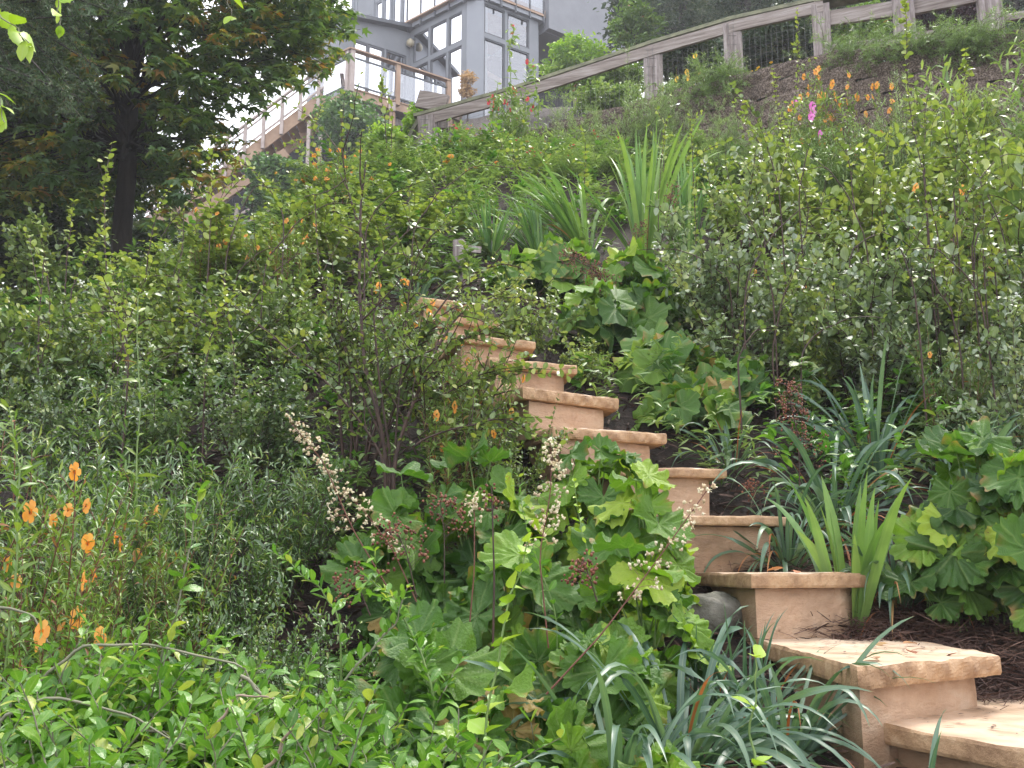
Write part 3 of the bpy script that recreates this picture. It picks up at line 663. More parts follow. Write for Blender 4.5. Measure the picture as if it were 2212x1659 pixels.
# upper siding storey behind the wing roof, parallel to the tower's left face
pU = pW + dirR * .9; fU = Face(pU - dirL * .2, dirL, (-1, -1))
def ur(x0, y0, x1, y1): return pxrect(fU, x0, y0, x1, y1)
uU = fU.uz(758, 40)[0]
RU = [(fU.uz(887 - 4, 20)[0] + .05, fU.uz(846, 20)[0], 19.3, 21.6)] 
RU = []
for x0, x1 in ((882, 868), (865, 848), (842, 828), (825, 811), (802, 790), (788, 776)):
    a, b = fU.uz(x0, 20)[0], fU.uz(x1, 20)[0]; lo = 19.45 if x0 > 805 else 19.1; RU.append((a, b, lo, lo + 1.7))
wall_open(fU, -.3, uU, 16.5, 22.5, RU, 'siding_wall')
for r in RU: window(fU, *r, frame=.05, mat='greytrim')
g = Geo(); u = .05
while u < uU:
    if not any(r[0] - .02 < u < r[1] + .02 for r in RU): fU.slab(g, u - .02, u + .02, 16.8, 22.4, .002, .03)
    else: fU.slab(g, u - .02, u + .02, 16.8, 19.0, .002, .03)
    u += .2
g.build('siding_battens', M['greytrim'], house, False)
# upper storey behind the balcony
g = Geo(); fR.slab(g, -.6, uR + 2, 18.7, 22, -3.2, -3.0); fL.slab(g, .2, uL, 18.7, 19.1, -2.6, -2.4); g.build('upper_wall', M['grey'], house, False)
# right stucco volume overhanging
pS = np.array([*(cB + dirR * uR), 0.]); 
q0 = at(1186, 62, 31.2); fS = Face((q0[0], q0[1]), dirR, (1, -1))
us1 = fS.uz(1352, 60)[0]; zs0 = fS.uz(1190, 62)[1]
RS = [(fS.uz(1343, 30)[0], fS.uz(1357, 30)[0], fS.uz(1350, 42)[1], 23.)]
wall_open(fS, 0, us1 + .3, zs0, 23.5, RS, 'stucco_wall', 'stucco', .25)
window(fS, *RS[0], frame=.04, mat='palewood')
g = Geo(); fS.slab(g, 0, us1 + .3, zs0 - .02, zs0 + .12, -4, -.251); fS.slab(g, -.02, .2, zs0 + .121, 23.4, -4, -.251); g.build('soffit', M['grey'], house, False)
g = Geo(); fS.slab(g, -.6, us1 - .4, 11.5, zs0 - .03, -3.6, -2.6); g.build('recessed_wall', M['dark'], house, False)  # near-black colour carries the shade under the overhang
# lamp by the wing door
q = fW.uz(880 - 3, 100); lp = fW.pt(*fW.uz(881, 98), .18); g = Geo(); beads(g, [lp], .16, .5); beads(g, [lp + [0, 0, .1]], .12, .5, 0, .5); g.build('wall_lamp', M['brass'], house, True)

# ------------------------------------------------------------------ deck with posts and the long outside stair
DO = np.array([-5.2, 27.5, 13.])
deck = thing('redwood_deck', 'redwood deck with glass rail on posts below the grey house', 'deck', tuple(DO))
c0 = at(757, 192, 27.6)            # near corner at deck level
zd0 = float(c0[2]); dk = np.array([c0[0], c0[1]])
fDR = Face(dk, dirR, (1, -1)); fDL = Face(dk, dirL, (-1, -1)); 
class DF(Face): pass
def dpt(face, u, z, off=0.): return face.p + face.d * u + face.n * off + np.array([0, 0, z]) - DO
def dslab(face, g, u0, u1, z0, z1, o0, o1):
    v = [dpt(face, u, z, o) for u in (u0, u1) for z in (z0, z1) for o in (o0, o1)]
    g.add(v, [[0, 1, 3, 2], [4, 6, 7, 5], [0, 4, 5, 1], [2, 3, 7, 6], [0, 2, 6, 4], [1, 5, 7, 3]])
uD = fDR.uz(966, 200)[0]; uDL = 1.3
zrail = fDR.uz(757, 110)[1]
g = Geo(); dslab(fDR, g, -.05, uD + .6, zd0 + .0, zd0 + .04, -3.2, .05); g.build('deck_boards', M['redwood'], deck, False)
g = Geo(); dslab(fDR, g, -.02, uD + .2, zd0 - .26, zd0 - .002, -.05, .02); g.build('fascia', M['redwood'], deck, False)
g = Geo(); dslab(fDL, g, .0, uDL + 1.5, zd0 - .26, zd0 - .003, -.05, .02); g.build('fascia', M['redwood'], deck, False)
for k, u in enumerate((0.0, fDR.uz(857, 160)[0], uD)):
    g = Geo(); dslab(fDR, g, u - .07, u + .07, zd0 - .12, zrail, .021, .13); g.build('rail_post', M['redwood' if k else 'palewood'], deck, False)
g = Geo(); dslab(fDL, g, .0, .12, zd0 - .25, zrail, .021, .13); dslab(fDL, g, uDL, uDL + .1, zd0 - .2, zrail, .021, .13); g.build('rail_post', M['palewood'], deck, False)
for f_, u1 in ((fDR, uD + .05), (fDL, uDL + .3)):
    g = Geo(); dslab(f_, g, -.1, u1, zrail, zrail + .05, -.03, .16); g.build('hand_rail', M['redwood'], deck, False)
    g = Geo(); dslab(f_, g, .1, u1, zrail - .24, zrail - .19, .04, .08); dslab(f_, g, .1, u1, zd0 + .1, zd0 + .15, .04, .08); g.build('metal_rail', M['darkmetal'], deck, False)
    g = Geo(); g.ngon([dpt(f_, .1, zd0 + .15, .06), dpt(f_, u1, zd0 + .15, .06), dpt(f_, u1, zrail - .24, .06), dpt(f_, .1, zrail - .24, .06)]); g.build('glass_panel', M['glass'], deck, False)
g = Geo(); dslab(fDR, g, .2, uD + .4, zd0 - .55, zd0 - .33, -.6, -.35); g.build('beam', M['greywood'], deck, False)
for px, pt_, pb in ((781, 222, 420), (848, 243, 420)):
    a = at(px, pt_, 28.3); b = at(px, pb, 28.3); b[:2] = a[:2]; g = Geo(); box(g, b - DO, a - DO, .16, .16, (0, 1, 0)); g.build('support_post', M['redwood'], deck, False)
    g = Geo(); box(g, a - DO - [0, .1, .0], a - DO + [0, -.1, .28], .2, .05, (0, 1, 0)); g.build('post_bracket', M['palewood'], deck, False)

stair = thing('outside_stair', 'long wooden stair with glass rail descending behind the big tree', 'stairs', tuple(at(417, 425, 27))); SO = at(417, 425, 27)
A0 = at(700, 210, 27.9); A1 = at(417, 425, 27.4); A2 = at(300, 492, 27.0)
def seg(P0, P1, n_post):
    P0 = P0 - SO; P1 = P1 - SO
    g = Geo(); box(g, P0, P1, .08, .34); g.build('stringer', M['redwood'], stair, False)
    bk = np.array([0, 1.2, 0]); g = Geo(); box(g, P0 + bk, P1 + bk, .08, .34); g.build('stringer', M['redwood'], stair, False)
    g = Geo(); n = int(np.linalg.norm(P1 - P0) / .3)
    for k in range(n): p = P0 + (P1 - P0) * (k + .5) / n; box(g, p + [0, .05, .1], p + [0, 1.15, .1], .28, .04)
    g.build('stair_treads', M['redwood'], stair, False)
    for k in range(n_post):
        p = P0 + (P1 - P0) * (k + .3) / n_post; g = Geo(); box(g, p + [0, -.08, -.2], p + [0, -.08, 1.0], .1, .07, (0, 1, 0)); g.build('rail_post', M['palewood'], stair, False)
    g = Geo(); up = np.array([0, -.08, 1.0]); box(g, P0 + up, P1 + up, .12, .05); box(g, P0 + up * [0, 1, .82], P1 + up * [0, 1, .82], .04, .04); box(g, P0 + [0, -.08, .3], P1 + [0, -.08, .3], .04, .05); g.build('hand_rail', M['palewood'], stair, False)
    g = Geo(); g.ngon([P0 + [0, -.07, .32], P1 + [0, -.07, .32], P1 + [0, -.07, .8], P0 + [0, -.07, .8]]); g.build('glass_panel', M['glass'], stair, False)
seg(A0, A1, 7); seg(A1 + [-.01, 0, 0], A2, 3)
g = Geo(); s0 = at(620, 330, 27.8) - SO; s1 = at(400, 480, 27.4) - SO; box(g, s0, s1, .12, .3); g.build('lower_beam', M['redwood'], stair, False)
for (x0, y0, x1, y1) in ((719, 362, 496, 474), (700, 392, 500, 498)):
    g = Geo(); box(g, at(x0, y0, 26.5) - SO, at(x1, y1, 26.0) - SO, .06, .06); g.build('lower_hand_rail', M['palewood'], stair, False)
for px, t0, t1 in ((460, 425, 560), (485, 432, 560), (512, 440, 560), (668, 262, 440), (693, 285, 460), (345, 470, 560)):
    a = at(px, t0, 27.9); b = at(px, t1, 27.9); b[:2] = a[:2]; g = Geo(); box(g, b - SO, a - SO, .1, .1, (0, 1, 0)); g.build('support_post', M['palewood'], stair, False)
# near-black wall put in for the shade under the stair and deck
under = thing('underdeck_shade_wall', 'near-black boarded wall painted for the shade beneath the stair and deck', 'wall', (-5, 29.6, 9)); UO = np.array([-5, 29.6, 9.])
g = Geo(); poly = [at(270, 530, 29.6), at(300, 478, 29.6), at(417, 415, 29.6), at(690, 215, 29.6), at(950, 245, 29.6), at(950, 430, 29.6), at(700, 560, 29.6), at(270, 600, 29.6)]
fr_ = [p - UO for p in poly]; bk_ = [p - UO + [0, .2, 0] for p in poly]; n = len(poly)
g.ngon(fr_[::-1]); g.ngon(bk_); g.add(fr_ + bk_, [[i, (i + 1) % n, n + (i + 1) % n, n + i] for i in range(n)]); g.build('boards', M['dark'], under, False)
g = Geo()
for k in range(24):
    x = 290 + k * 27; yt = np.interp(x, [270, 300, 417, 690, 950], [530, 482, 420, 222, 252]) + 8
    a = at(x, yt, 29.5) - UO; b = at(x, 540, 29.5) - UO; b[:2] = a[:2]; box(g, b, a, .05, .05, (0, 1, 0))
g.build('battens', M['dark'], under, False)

# ------------------------------------------------------------------ plant builders
UP = np.array([0, 0, 1.])
def leaves_along(rng, pts, t0, gap, size, acc, horiz=.8, jit=.35, tintc=.5, tvar=.22, lift=.2, L=None, pair=True, shrink=.35):
    L = L or np.linalg.norm(np.diff(pts, axis=0), axis=1).sum(); n = max(2, int(L * (1 - t0) / gap)); ts = np.linspace(t0, 1, n)
    p, t = sample(pts, ts); side = nrm(np.cross(t, UP) + 1e-3); oth = nrm(np.cross(side, t))
    for s in ((1, -1) if pair else (1,)):
        ang = rng.normal(0, jit, n) + (np.arange(n) % 2) * (math.pi / 2 if rng.random() > horiz else .5)
        if not pair: ang = ang + np.arange(n) * 2.4
        lat = s * (np.cos(ang)[:, None] * side + np.sin(ang)[:, None] * oth)
        d = nrm(lat + t * rng.uniform(.2, .8, n)[:, None] + UP * lift + rng.normal(0, .15, (n, 3)))
        nor = UP + rng.normal(0, jit, (n, 3)) + .25 * oth
        sz = size * rng.uniform(.65, 1.15, n) * (1 - shrink * ts)
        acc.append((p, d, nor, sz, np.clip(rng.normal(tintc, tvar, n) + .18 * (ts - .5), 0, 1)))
def flush(g, acc, tpls, rng, mi=0):
    if not acc: return
    a = [np.concatenate([q[k] for q in acc]) for k in range(5)]; put(g, tpls, *a, rng, mi)

def shrub(seed, H=.9, lean=.6, n_main=14, n_side=9, tpls=T_ROUND, size=.026, gap=.02, bare=.15, droop=.25, rad=.004, sidelen=.35, tint=.5, base=.08, wander=.09, lift=.2, stemc=.5, sub=1, twist=.35):
    rng = np.random.default_rng(seed); st = Geo(); lf = Geo(); acc = []; tips = []
    for i in range(n_main):
        a = rng.uniform(0, 6.283); l = lean * math.sqrt(rng.uniform(0, 1)); d = (math.cos(a) * math.sin(l), math.sin(a) * math.sin(l), math.cos(l))
        L = H * rng.uniform(.7, 1.05) / max(.75, math.cos(l)); tc = np.clip(tint + rng.normal(0, .14), 0, 1)
        b = np.array([math.cos(a), math.sin(a), 0]) * rng.uniform(0, base); pts = curve(rng, b, d, L, 9, droop * rng.uniform(.3, 1.2), wander)
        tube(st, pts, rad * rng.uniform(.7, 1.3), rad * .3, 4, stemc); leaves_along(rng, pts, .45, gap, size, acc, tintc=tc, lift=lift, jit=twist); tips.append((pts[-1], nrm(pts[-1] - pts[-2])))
        for k in range(n_side):
            t = rng.uniform(bare, .97); (p,), (tg,) = sample(pts, [t]); b2 = rng.uniform(0, 6.283)
            out = np.array([math.cos(b2), math.sin(b2), rng.uniform(-.1, .7)]); d2 = nrm(tg * .45 + out)
            l2 = H * sidelen * rng.uniform(.45, 1.1) * (1.15 - .6 * t); q = curve(rng, p, d2, l2, 5, droop * 1.3, wander * 1.3)
            tube(st, q, rad * .45, rad * .18, 3, stemc); leaves_along(rng, q, .12, gap, size, acc, tintc=np.clip(tc + rng.normal(0, .08), 0, 1), lift=lift, jit=twist)
            if rng.random() < .5: tips.append((q[-1], nrm(q[-1] - q[-2])))
            for _ in range(sub if rng.random() < .6 else 0):
                (p3,), (t3,) = sample(q, [rng.uniform(.2, .8)]); d3 = nrm(t3 * .5 + rng.normal(0, .6, 3) + [0, 0, .25]); r = curve(rng, p3, d3, l2 * .5, 4, droop, wander)
                tube(st, r, rad * .25, rad * .12, 3, stemc); leaves_along(rng, r, .1, gap, size * .9, acc, tintc=tc, lift=lift, jit=twist)
    flush(lf, acc, tpls, rng); return st, lf, tips

class Proto:
    def __init__(s, kind, make, n, H, R, leaf, stem):
        s.v = []
        for i in range(n):
            st, lf, tips = make(i); s.v.append((st.mesh('stems', M[stem]), lf.mesh('foliage', M[leaf]), tips))
        s.H, s.R = H, R
PR = {
    'snow': Proto('snow', lambda i: shrub(100 + i, .9, .75, 20, 12, T_ROUND, .046, .030), 4, .92, .6, 'snow', 'stem'),
    'snowy': Proto('snowy', lambda i: shrub(120 + i, .9, .6, 18, 10, T_ROUND, .046, .032), 3, .92, .5, 'snowy', 'stem'),
    'snowL': Proto('snowL', lambda i: shrub(300 + i, .9, .8, 17, 10, T_ROUND, .078, .045, rad=.005), 4, .92, .6, 'snow', 'stem'),
    'bare': Proto('bare', lambda i: shrub(380 + i, .9, .7, 8, 13, T_ROUND, .05, .032, bare=.5, rad=.011, sidelen=.42), 3, .92, .62, 'snow', 'stem'),
    'silverL': Proto('silverL', lambda i: shrub(400 + i, .9, .85, 16, 11, T_ROUND, .07, .04, rad=.007, bare=.3), 4, .92, .6, 'silver', 'stem'),
    'blue': Proto('blue', lambda i: shrub(360 + i, .9, .75, 20, 12, T_ROUND, .05, .032), 3, .92, .6, 'blue', 'stem'),
    'snowyL': Proto('snowyL', lambda i: shrub(320 + i, .9, .65, 16, 9, T_ROUND, .08, .048, rad=.005), 3, .92, .5, 'snowy', 'stem'),
    'midL': Proto('midL', lambda i: shrub(340 + i, .7, .85, 20, 9, T_LANCE, .085, .03, droop=.3), 3, .68, .5, 'mid', 'gstem'),
    'pens': Proto('pens', lambda i: shrub(140 + i, .7, .6, 22, 7, T_LANCE, .078, .024, droop=.15, sidelen=.3, lift=.3), 3, .72, .42, 'pens', 'stem'),
    'oval': Proto('oval', lambda i: shrub(160 + i, .7, .8, 17, 9, T_OVAL, .052, .028, droop=.3), 3, .7, .5, 'pens', 'stem'),
    'monk': Proto('monk', lambda i: shrub(180 + i, .7, .45, 14, 5, T_LANCE, .058, .022, droop=.05, sidelen=.3, lift=.35), 3, .72, .35, 'monk', 'redstem'),
    'fine': Proto('fine', lambda i: shrub(200 + i, .7, .9, 34, 13, T_NEED, .045, .012, droop=.2, sidelen=.28, lift=.5, rad=.003, sub=1), 3, .68, .5, 'fine', 'stem'),
    'mid': Proto('mid', lambda i: shrub(220 + i, .7, .8, 22, 10, T_LANCE, .05, .019, droop=.3), 3, .68, .5, 'mid', 'gstem'),
    'lime': Proto('lime', lambda i: shrub(240 + i, .7, .9, 26, 12, T_OVAL, .045, .02, droop=.3), 2, .68, .5, 'lime', 'stem'),
}
# flowers
def flower_mesh(mat, n=5, L=.03, wide=.0072, tube_l=.013, seed=0):
    rng = np.random.default_rng(seed); g = Geo(); a = np.arange(8) * 2 * math.pi / 8
    V = []; 
    for z, r in ((-tube_l, wide * .16), (-tube_l * .4, wide * .25), (0, wide * .42)):
        for t in a: V.append((r * math.cos(t), r * math.sin(t), z))
    idx = np.arange(24).reshape(3, 8); nx = np.roll(idx, -1, 1); f = np.stack([idx[:-1], nx[:-1], nx[1:], idx[1:]], -1).reshape(-1, 4); c = np.zeros((24, 3)); c[:, 2] = .2; g.add(V, f, c)
    for k in range(n):
        t = 2 * math.pi * k / n; d = np.array([math.cos(t), math.sin(t), .25 + rng.uniform(-.2, .2)])
        put(g, [tpl([(0, .3), (.3, .55), (.7, .66), (.9, .5), (1, .3)], .15, .45, .08), tpl([(0, .3), (.3, .5), (.65, .62), (.85, .5), (1, .34)], -.1, .7, .1)], [(wide * .35 * math.cos(t), wide * .35 * math.sin(t), 0)], [d], [(0, 0, 1)], wide * 1.0, rng.uniform(.3, .9), rng)
    return g.mesh('flower', M[mat])
FL = {'orange': [flower_mesh('orange', 5, seed=i) for i in range(3)], 'yellow': [flower_mesh('yellow', 9, wide=.013, tube_l=.003, seed=9)], 'red': [flower_mesh('redp', 5, wide=.01, seed=4)], 'pink': [flower_mesh('pinkp', 5, wide=.014, seed=5)]}
def cluster_mesh():
    rng = np.random.default_rng(8); g = Geo(); p = rng.normal(0, .008, (7, 3)); beads(g, p, rng.uniform(.005, .0075, 7), rng.uniform(0, 1, 7)); return g.mesh('berries', M['berry'])
BERRY = cluster_mesh()
def add_flower(root, p, d, kind, s, rng, name='flower'):
    me = FL[kind][int(rng.integers(len(FL[kind])))]; o = link(name, me, root); o.location = tuple(p)
    o.rotation_euler = Vector(tuple(d)).to_track_quat('Z', 'Y').to_euler(); sc = root.scale; o.scale = (s / sc[0], s / sc[1], s / sc[2]); return o
CNT = {}
def plant(kind, name, cat, px, top, d, wpx, label, group=None, flowers=None, nf=0, berries=0, rz=None, fs=1., off=0.):
    if kind + 'L' in PR and (d > 4.35 or kind not in PR): kind += 'L'
    pr = PR[kind]; k = CNT.get(kind, 0); CNT[kind] = k + 1; rng = np.random.default_rng(1000 + k * 7 + len(label))
    st, lf, tips = pr.v[k % len(pr.v)]
    zt = at(px, top, d)[2]; x = xat(px, d, zt - .3); z = th(x, d) - .02; H = max(.22, zt - z)
    if flowers and d > 4.2: nf = int(nf * 1.7); fs *= 1.25 if flowers == 'orange' else .75
    sx = (wpx / F * d * 1.03 / 2) / pr.R; sz = H / pr.H; sx = min(max(sx, sz * .6), sz * 2.0)
    o = thing(name, label, cat, (x, d, z), group, rng.uniform(0, 6.28) if rz is None else rz); o.scale = (sx, sx, sz)
    link('stems', st, o); link('foliage', lf, o)
    # flowers on tips that face the camera side
    R = Matrix.Rotation(o.rotation_euler[2], 3, 'Z')
    tl = sorted(tips, key=lambda q: (R @ Vector(tuple(q[0])))[1] - (.35 if d < 4 else 1.6) * q[0][2] + rng.uniform(-.55, .55))
    Ri = R.inverted()
    for j in range(min(nf, len(tl))):
        p, dd = tl[j]; tocam = Ri @ Vector((rng.normal(0, 1.0), -1, rng.uniform(-.5, .9))); add_flower(o, p, tocam, flowers, fs * rng.uniform(.8, 1.2), rng)
    for j in range(min(berries, len(tl))):
        p, dd = tl[-1 - j] if j % 2 else tl[j + nf if j + nf < len(tl) else j]; b = link('berries', BERRY, o); b.location = tuple(p); b.scale = (1 / sx, 1 / sx, 1 / sz)
    return o

def heuch(px, top, d, wpx, label, seed, n=32, leaf=.13, tint=.45, yel=.06, stalks=(), far=False, group=None, name='coral_bells', flat=.55):
    rng = np.random.default_rng(seed); zt = at(px, top, d)[2]; x = xat(px, d, zt - .3); z = th(x, d); H = max(.2, zt - z); R = wpx / F * d / 2
    o = thing(name, label, 'plant', (x, d, z), group); st = Geo(); lf = Geo()
    tp = HF if far else HN; pos, dr, nr, sz, tn = [], [], [], [], []
    for i in range(n):
        a = i * 2.399 + rng.normal(0, .3); q = math.sqrt((i + .5) / n); rr = R * .8 * q * rng.uniform(.85, 1.1)
        zz = H * (1 - flat * q * q) * rng.uniform(.72, 1.0) * (.93 if i > 2 else 1); 
        if i % 4 == 3: zz *= .6; rr *= .9
        P = np.array([rr * math.cos(a), rr * math.sin(a), max(.04, zz - leaf * .2)]); outv = np.array([math.cos(a), math.sin(a), 0])
        nor = nrm(UP * (1.05 - .55 * q) + outv * (.25 + .75 * q) + rng.normal(0, .22, 3) + np.array([0, -.22, 0])); d_ = nrm(outv + rng.normal(0, .35, 3) + UP * .1); d_ = nrm(d_ - nor * np.dot(d_, nor))
        b = np.array([rng.normal(0, .03), rng.normal(0, .03), 0]); mid = (b + P) / 2 + outv * -.02 + UP * H * .12
        ts = np.linspace(0, 1, 7)[:, None]; cv = (1 - ts) ** 2 * b + 2 * ts * (1 - ts) * mid + ts ** 2 * P
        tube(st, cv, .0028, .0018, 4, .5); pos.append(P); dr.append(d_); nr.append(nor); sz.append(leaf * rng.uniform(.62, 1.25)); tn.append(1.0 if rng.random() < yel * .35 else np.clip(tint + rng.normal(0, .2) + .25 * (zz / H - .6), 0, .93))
    put(lf, tp, pos, dr, nr, sz, tn, rng)
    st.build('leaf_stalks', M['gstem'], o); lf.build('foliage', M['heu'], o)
    for s in stalks: stalk(o, np.array([x, d, z]), *s)
    return o
_r = np.random.default_rng(2)
HN = [lobed(_r) for _ in range(7)]; HF = [lobed(_r, 34, 2) for _ in range(5)]
def stalk(parent, O, pxs, depth, kind='cream', dens=1.0, part='flower_stalk', rad=.0022, seed=1, t0=.35, spread=.04):
    """thin stalk through photo points at a depth, blossoms or seeds on short side twigs"""
    rng = np.random.default_rng(seed * 13 + len(pxs)); P = np.array([at(a, b, depth + k * .03 * 0) for k, (a, b) in enumerate(pxs)]) - O
    n = 14; ts = np.linspace(0, len(P) - 1, n); pts = np.array([np.array([np.interp(t, np.arange(len(P)), P[:, j]) for j in range(3)]) for t in ts])
    g = Geo(); tube(g, pts, rad, rad * .5, 5, .5); bl = Geo(); L = np.linalg.norm(np.diff(pts, axis=0), axis=1).sum()
    m = int(L * (1 - t0) / .012 * dens); pos, sz, tn = [], [], []
    for k in range(m):
        t = t0 + (1 - t0) * (k + rng.random()) / m; (p,), (tg,) = sample(pts, [t]); a = rng.normal(0, 1, 3); a = nrm(a - tg * np.dot(a, tg) + tg * .6)
        w = spread * (1.15 - .75 * (t - t0) / (1 - t0)) * rng.uniform(.3, 1); q = p + a * w; tube(g, [p, (p + q) / 2 + [0, 0, .003], q], rad * .35, rad * .2, 3)
        for _ in range(6 if kind == 'cream' else 5): pos.append(q + rng.normal(0, .008, 3)); sz.append(rng.uniform(.0024, .0042) if kind == 'cream' else rng.uniform(.0024, .0042)); tn.append(rng.uniform(0, 1))
    if kind == 'cream' and pos:
        pa = np.repeat(np.array(pos)[::2], 3, 0); dq = nrm(rng.normal(0, 1, pa.shape)); put(bl, T_OVAL, pa + dq * .001, dq, nrm(rng.normal(0, 1, pa.shape)), rng.uniform(.004, .0075, len(pa)), rng.uniform(.2, 1, len(pa)), rng, wid=1.5); pos, sz, tn = pos[::2], sz[::2], tn[::2]
    beads(bl, pos, sz, tn, 0, 1.25)
    s = g.build(part, M['stem' if kind != 'cream' else 'redstem'], parent); bl.build('blossoms' if kind == 'cream' else 'seeds', M['cream' if kind == 'cream' else 'seed'], s); return s

def blades(px, py, d, label, seed, n=24, L=(.35, .6), w=.016, lean=(.1, .5), droop=1.2, mat='strap', dead=6, name='strap_leaf_clump', cat='grass clump', group=None, az=None, base=.04, z=None, tint=.5, deadmat='dead', gnd=True):
    rng = np.random.default_rng(seed); p0 = at(px, py, d); zz = th(p0[0], p0[1]) - .01 if gnd else p0[2]
    o = thing(name, label, cat, (p0[0], p0[1], zz), group)
    for part, cnt, mt in (('foliage', n, mat), ('dead_blades', dead, deadmat)):
        if not cnt: continue
        g = Geo()
        for i in range(cnt):
            a = rng.uniform(0, 6.28) if az is None else az + rng.normal(0, .7); l = rng.uniform(*lean) * (1.6 if part != 'foliage' else 1); Ln = rng.uniform(*L) * (.8 if part != 'foliage' else 1)
            b = np.array([math.cos(a), math.sin(a), 0]) * base * rng.uniform(.2, 1); pts = curve(rng, b, (math.cos(a) * math.sin(l), math.sin(a) * math.sin(l), math.cos(l)), Ln, 12, 0, .03)
            # progressive droop
            dd = nrm(np.array([math.cos(a) * math.sin(l), math.sin(a) * math.sin(l), math.cos(l)])); p = b.copy(); pts = [p]; dr = droop * rng.uniform(.4, 1.3)
            for k in range(14): dd = dd + np.array([0, 0, -dr * (k / 14) ** 1.3 * .28]) + rng.normal(0, .02, 3); dd = nrm(dd); p = p + dd * Ln / 14; pts.append(p.copy())
            pts = np.array(pts); t = nrm(np.gradient(pts, axis=0)); outv = np.array([math.cos(a), math.sin(a), 0]); s = nrm(np.cross(t, UP * .3 + outv * .7 + .001)); tw = rng.uniform(-.6, .6)
            s = nrm(s * math.cos(tw) + np.cross(t, s) * math.sin(tw)); nn = np.cross(s, t); q = np.linspace(0, 1, 15); ww = w * (.36 if part != 'foliage' else 1) * rng.uniform(.7, 1.2) * np.minimum(1, (1 - q) * 3.2) ** .8 * (.75 + .4 * np.minimum(1, q * 3))
            V = np.stack([pts - s * ww[:, None] / 2, pts - nn * ww[:, None] * .14, pts + s * ww[:, None] / 2], 1).reshape(-1, 3)
            C = np.zeros((45, 3)); C[:, 0] = np.tile([-1, 0, 1], 15); C[:, 1] = np.repeat(q, 3); tt = np.clip(rng.normal(tint, .2), 0, .93)
            C[:, 2] = np.repeat(np.where(q > .93, np.where(mat == 'strap', 1., tt), tt), 3)
            f = [[i_ * 3 + j, i_ * 3 + j + 1, i_ * 3 + j + 4, i_ * 3 + j + 3] for i_ in range(14) for j in range(2)]; g.add(V, f, C)
        g.build(part, M[mt], o)
    return o

def shoot(pxs, d, label, seed, mat='snowy', tpls=T_ROUND, size=.034, gap=.03, rad=.004, name='leafy_shoot', cat='shoot', group=None, stem='stem', flowers=None, nf=0, clus=True, t0=.1, root=True, jit=.5, pair=True, lift=.2, side=0, tint=.6):
    rng = np.random.default_rng(seed); dd = d if isinstance(d, (list, tuple)) else [d] * len(pxs)
    P = [at(a, b, e) for (a, b), e in zip(pxs, dd)]
    if root: P = [np.array([P[0][0], P[0][1], min(th(P[0][0], P[0][1]), P[0][2]) - .02])] + P
    P = np.array(P); O = P[0].copy(); P = P - O; o = thing(name, label, cat, tuple(O), group)
    ts = np.linspace(0, len(P) - 1, 20); pts = np.array([[np.interp(t, np.arange(len(P)), P[:, j]) for j in range(3)] for t in ts]); pts[1:-1] += rng.normal(0, .004, (18, 3)); 
    ker = pts.copy(); ker[1:-1] = (pts[:-2] + pts[1:-1] * 2 + pts[2:]) / 4; pts = ker
    st = Geo(); lf = Geo(); acc = []; tube(st, pts, rad, rad * .4, 5); leaves_along(rng, pts, t0, gap, size, acc, jit=jit, tintc=tint, pair=pair, lift=lift, shrink=.45)
    if clus:
        for k in range(int(14 * (1 - t0))):
            t = rng.uniform(t0, 1); (p,), (tg,) = sample(pts, [t]); q = curve(rng, p, nrm(rng.normal(0, 1, 3) + tg * .6), rng.uniform(.03, .1), 3, .2, .1); tube(st, q, rad * .3, rad * .2, 3); leaves_along(rng, q, .2, gap * .7, size * .8, acc, jit=jit, tintc=tint, lift=lift)
    for k in range(side):
        t = rng.uniform(.25, .9); (p,), (tg,) = sample(pts, [t]); q = curve(rng, p, nrm(rng.normal(0, .8, 3) + tg * 1.0 + UP * .5), rng.uniform(.12, .35), 6, .1, .12); tube(st, q, rad * .5, rad * .2, 3); leaves_along(rng, q, .3, gap, size * .9, acc, jit=jit, tintc=tint, lift=lift)
    flush(lf, acc, tpls, rng); st.build('stem', M[stem], o); lf.build('foliage', M[mat], o)
    for j in range(nf):
        (p,), _ = sample(pts, [1 - j * .07]); add_flower(o, p + rng.normal(0, .02, 3), (rng.normal(0, .4), -1, .3), flowers, rng.uniform(.9, 1.25), rng)
    return o

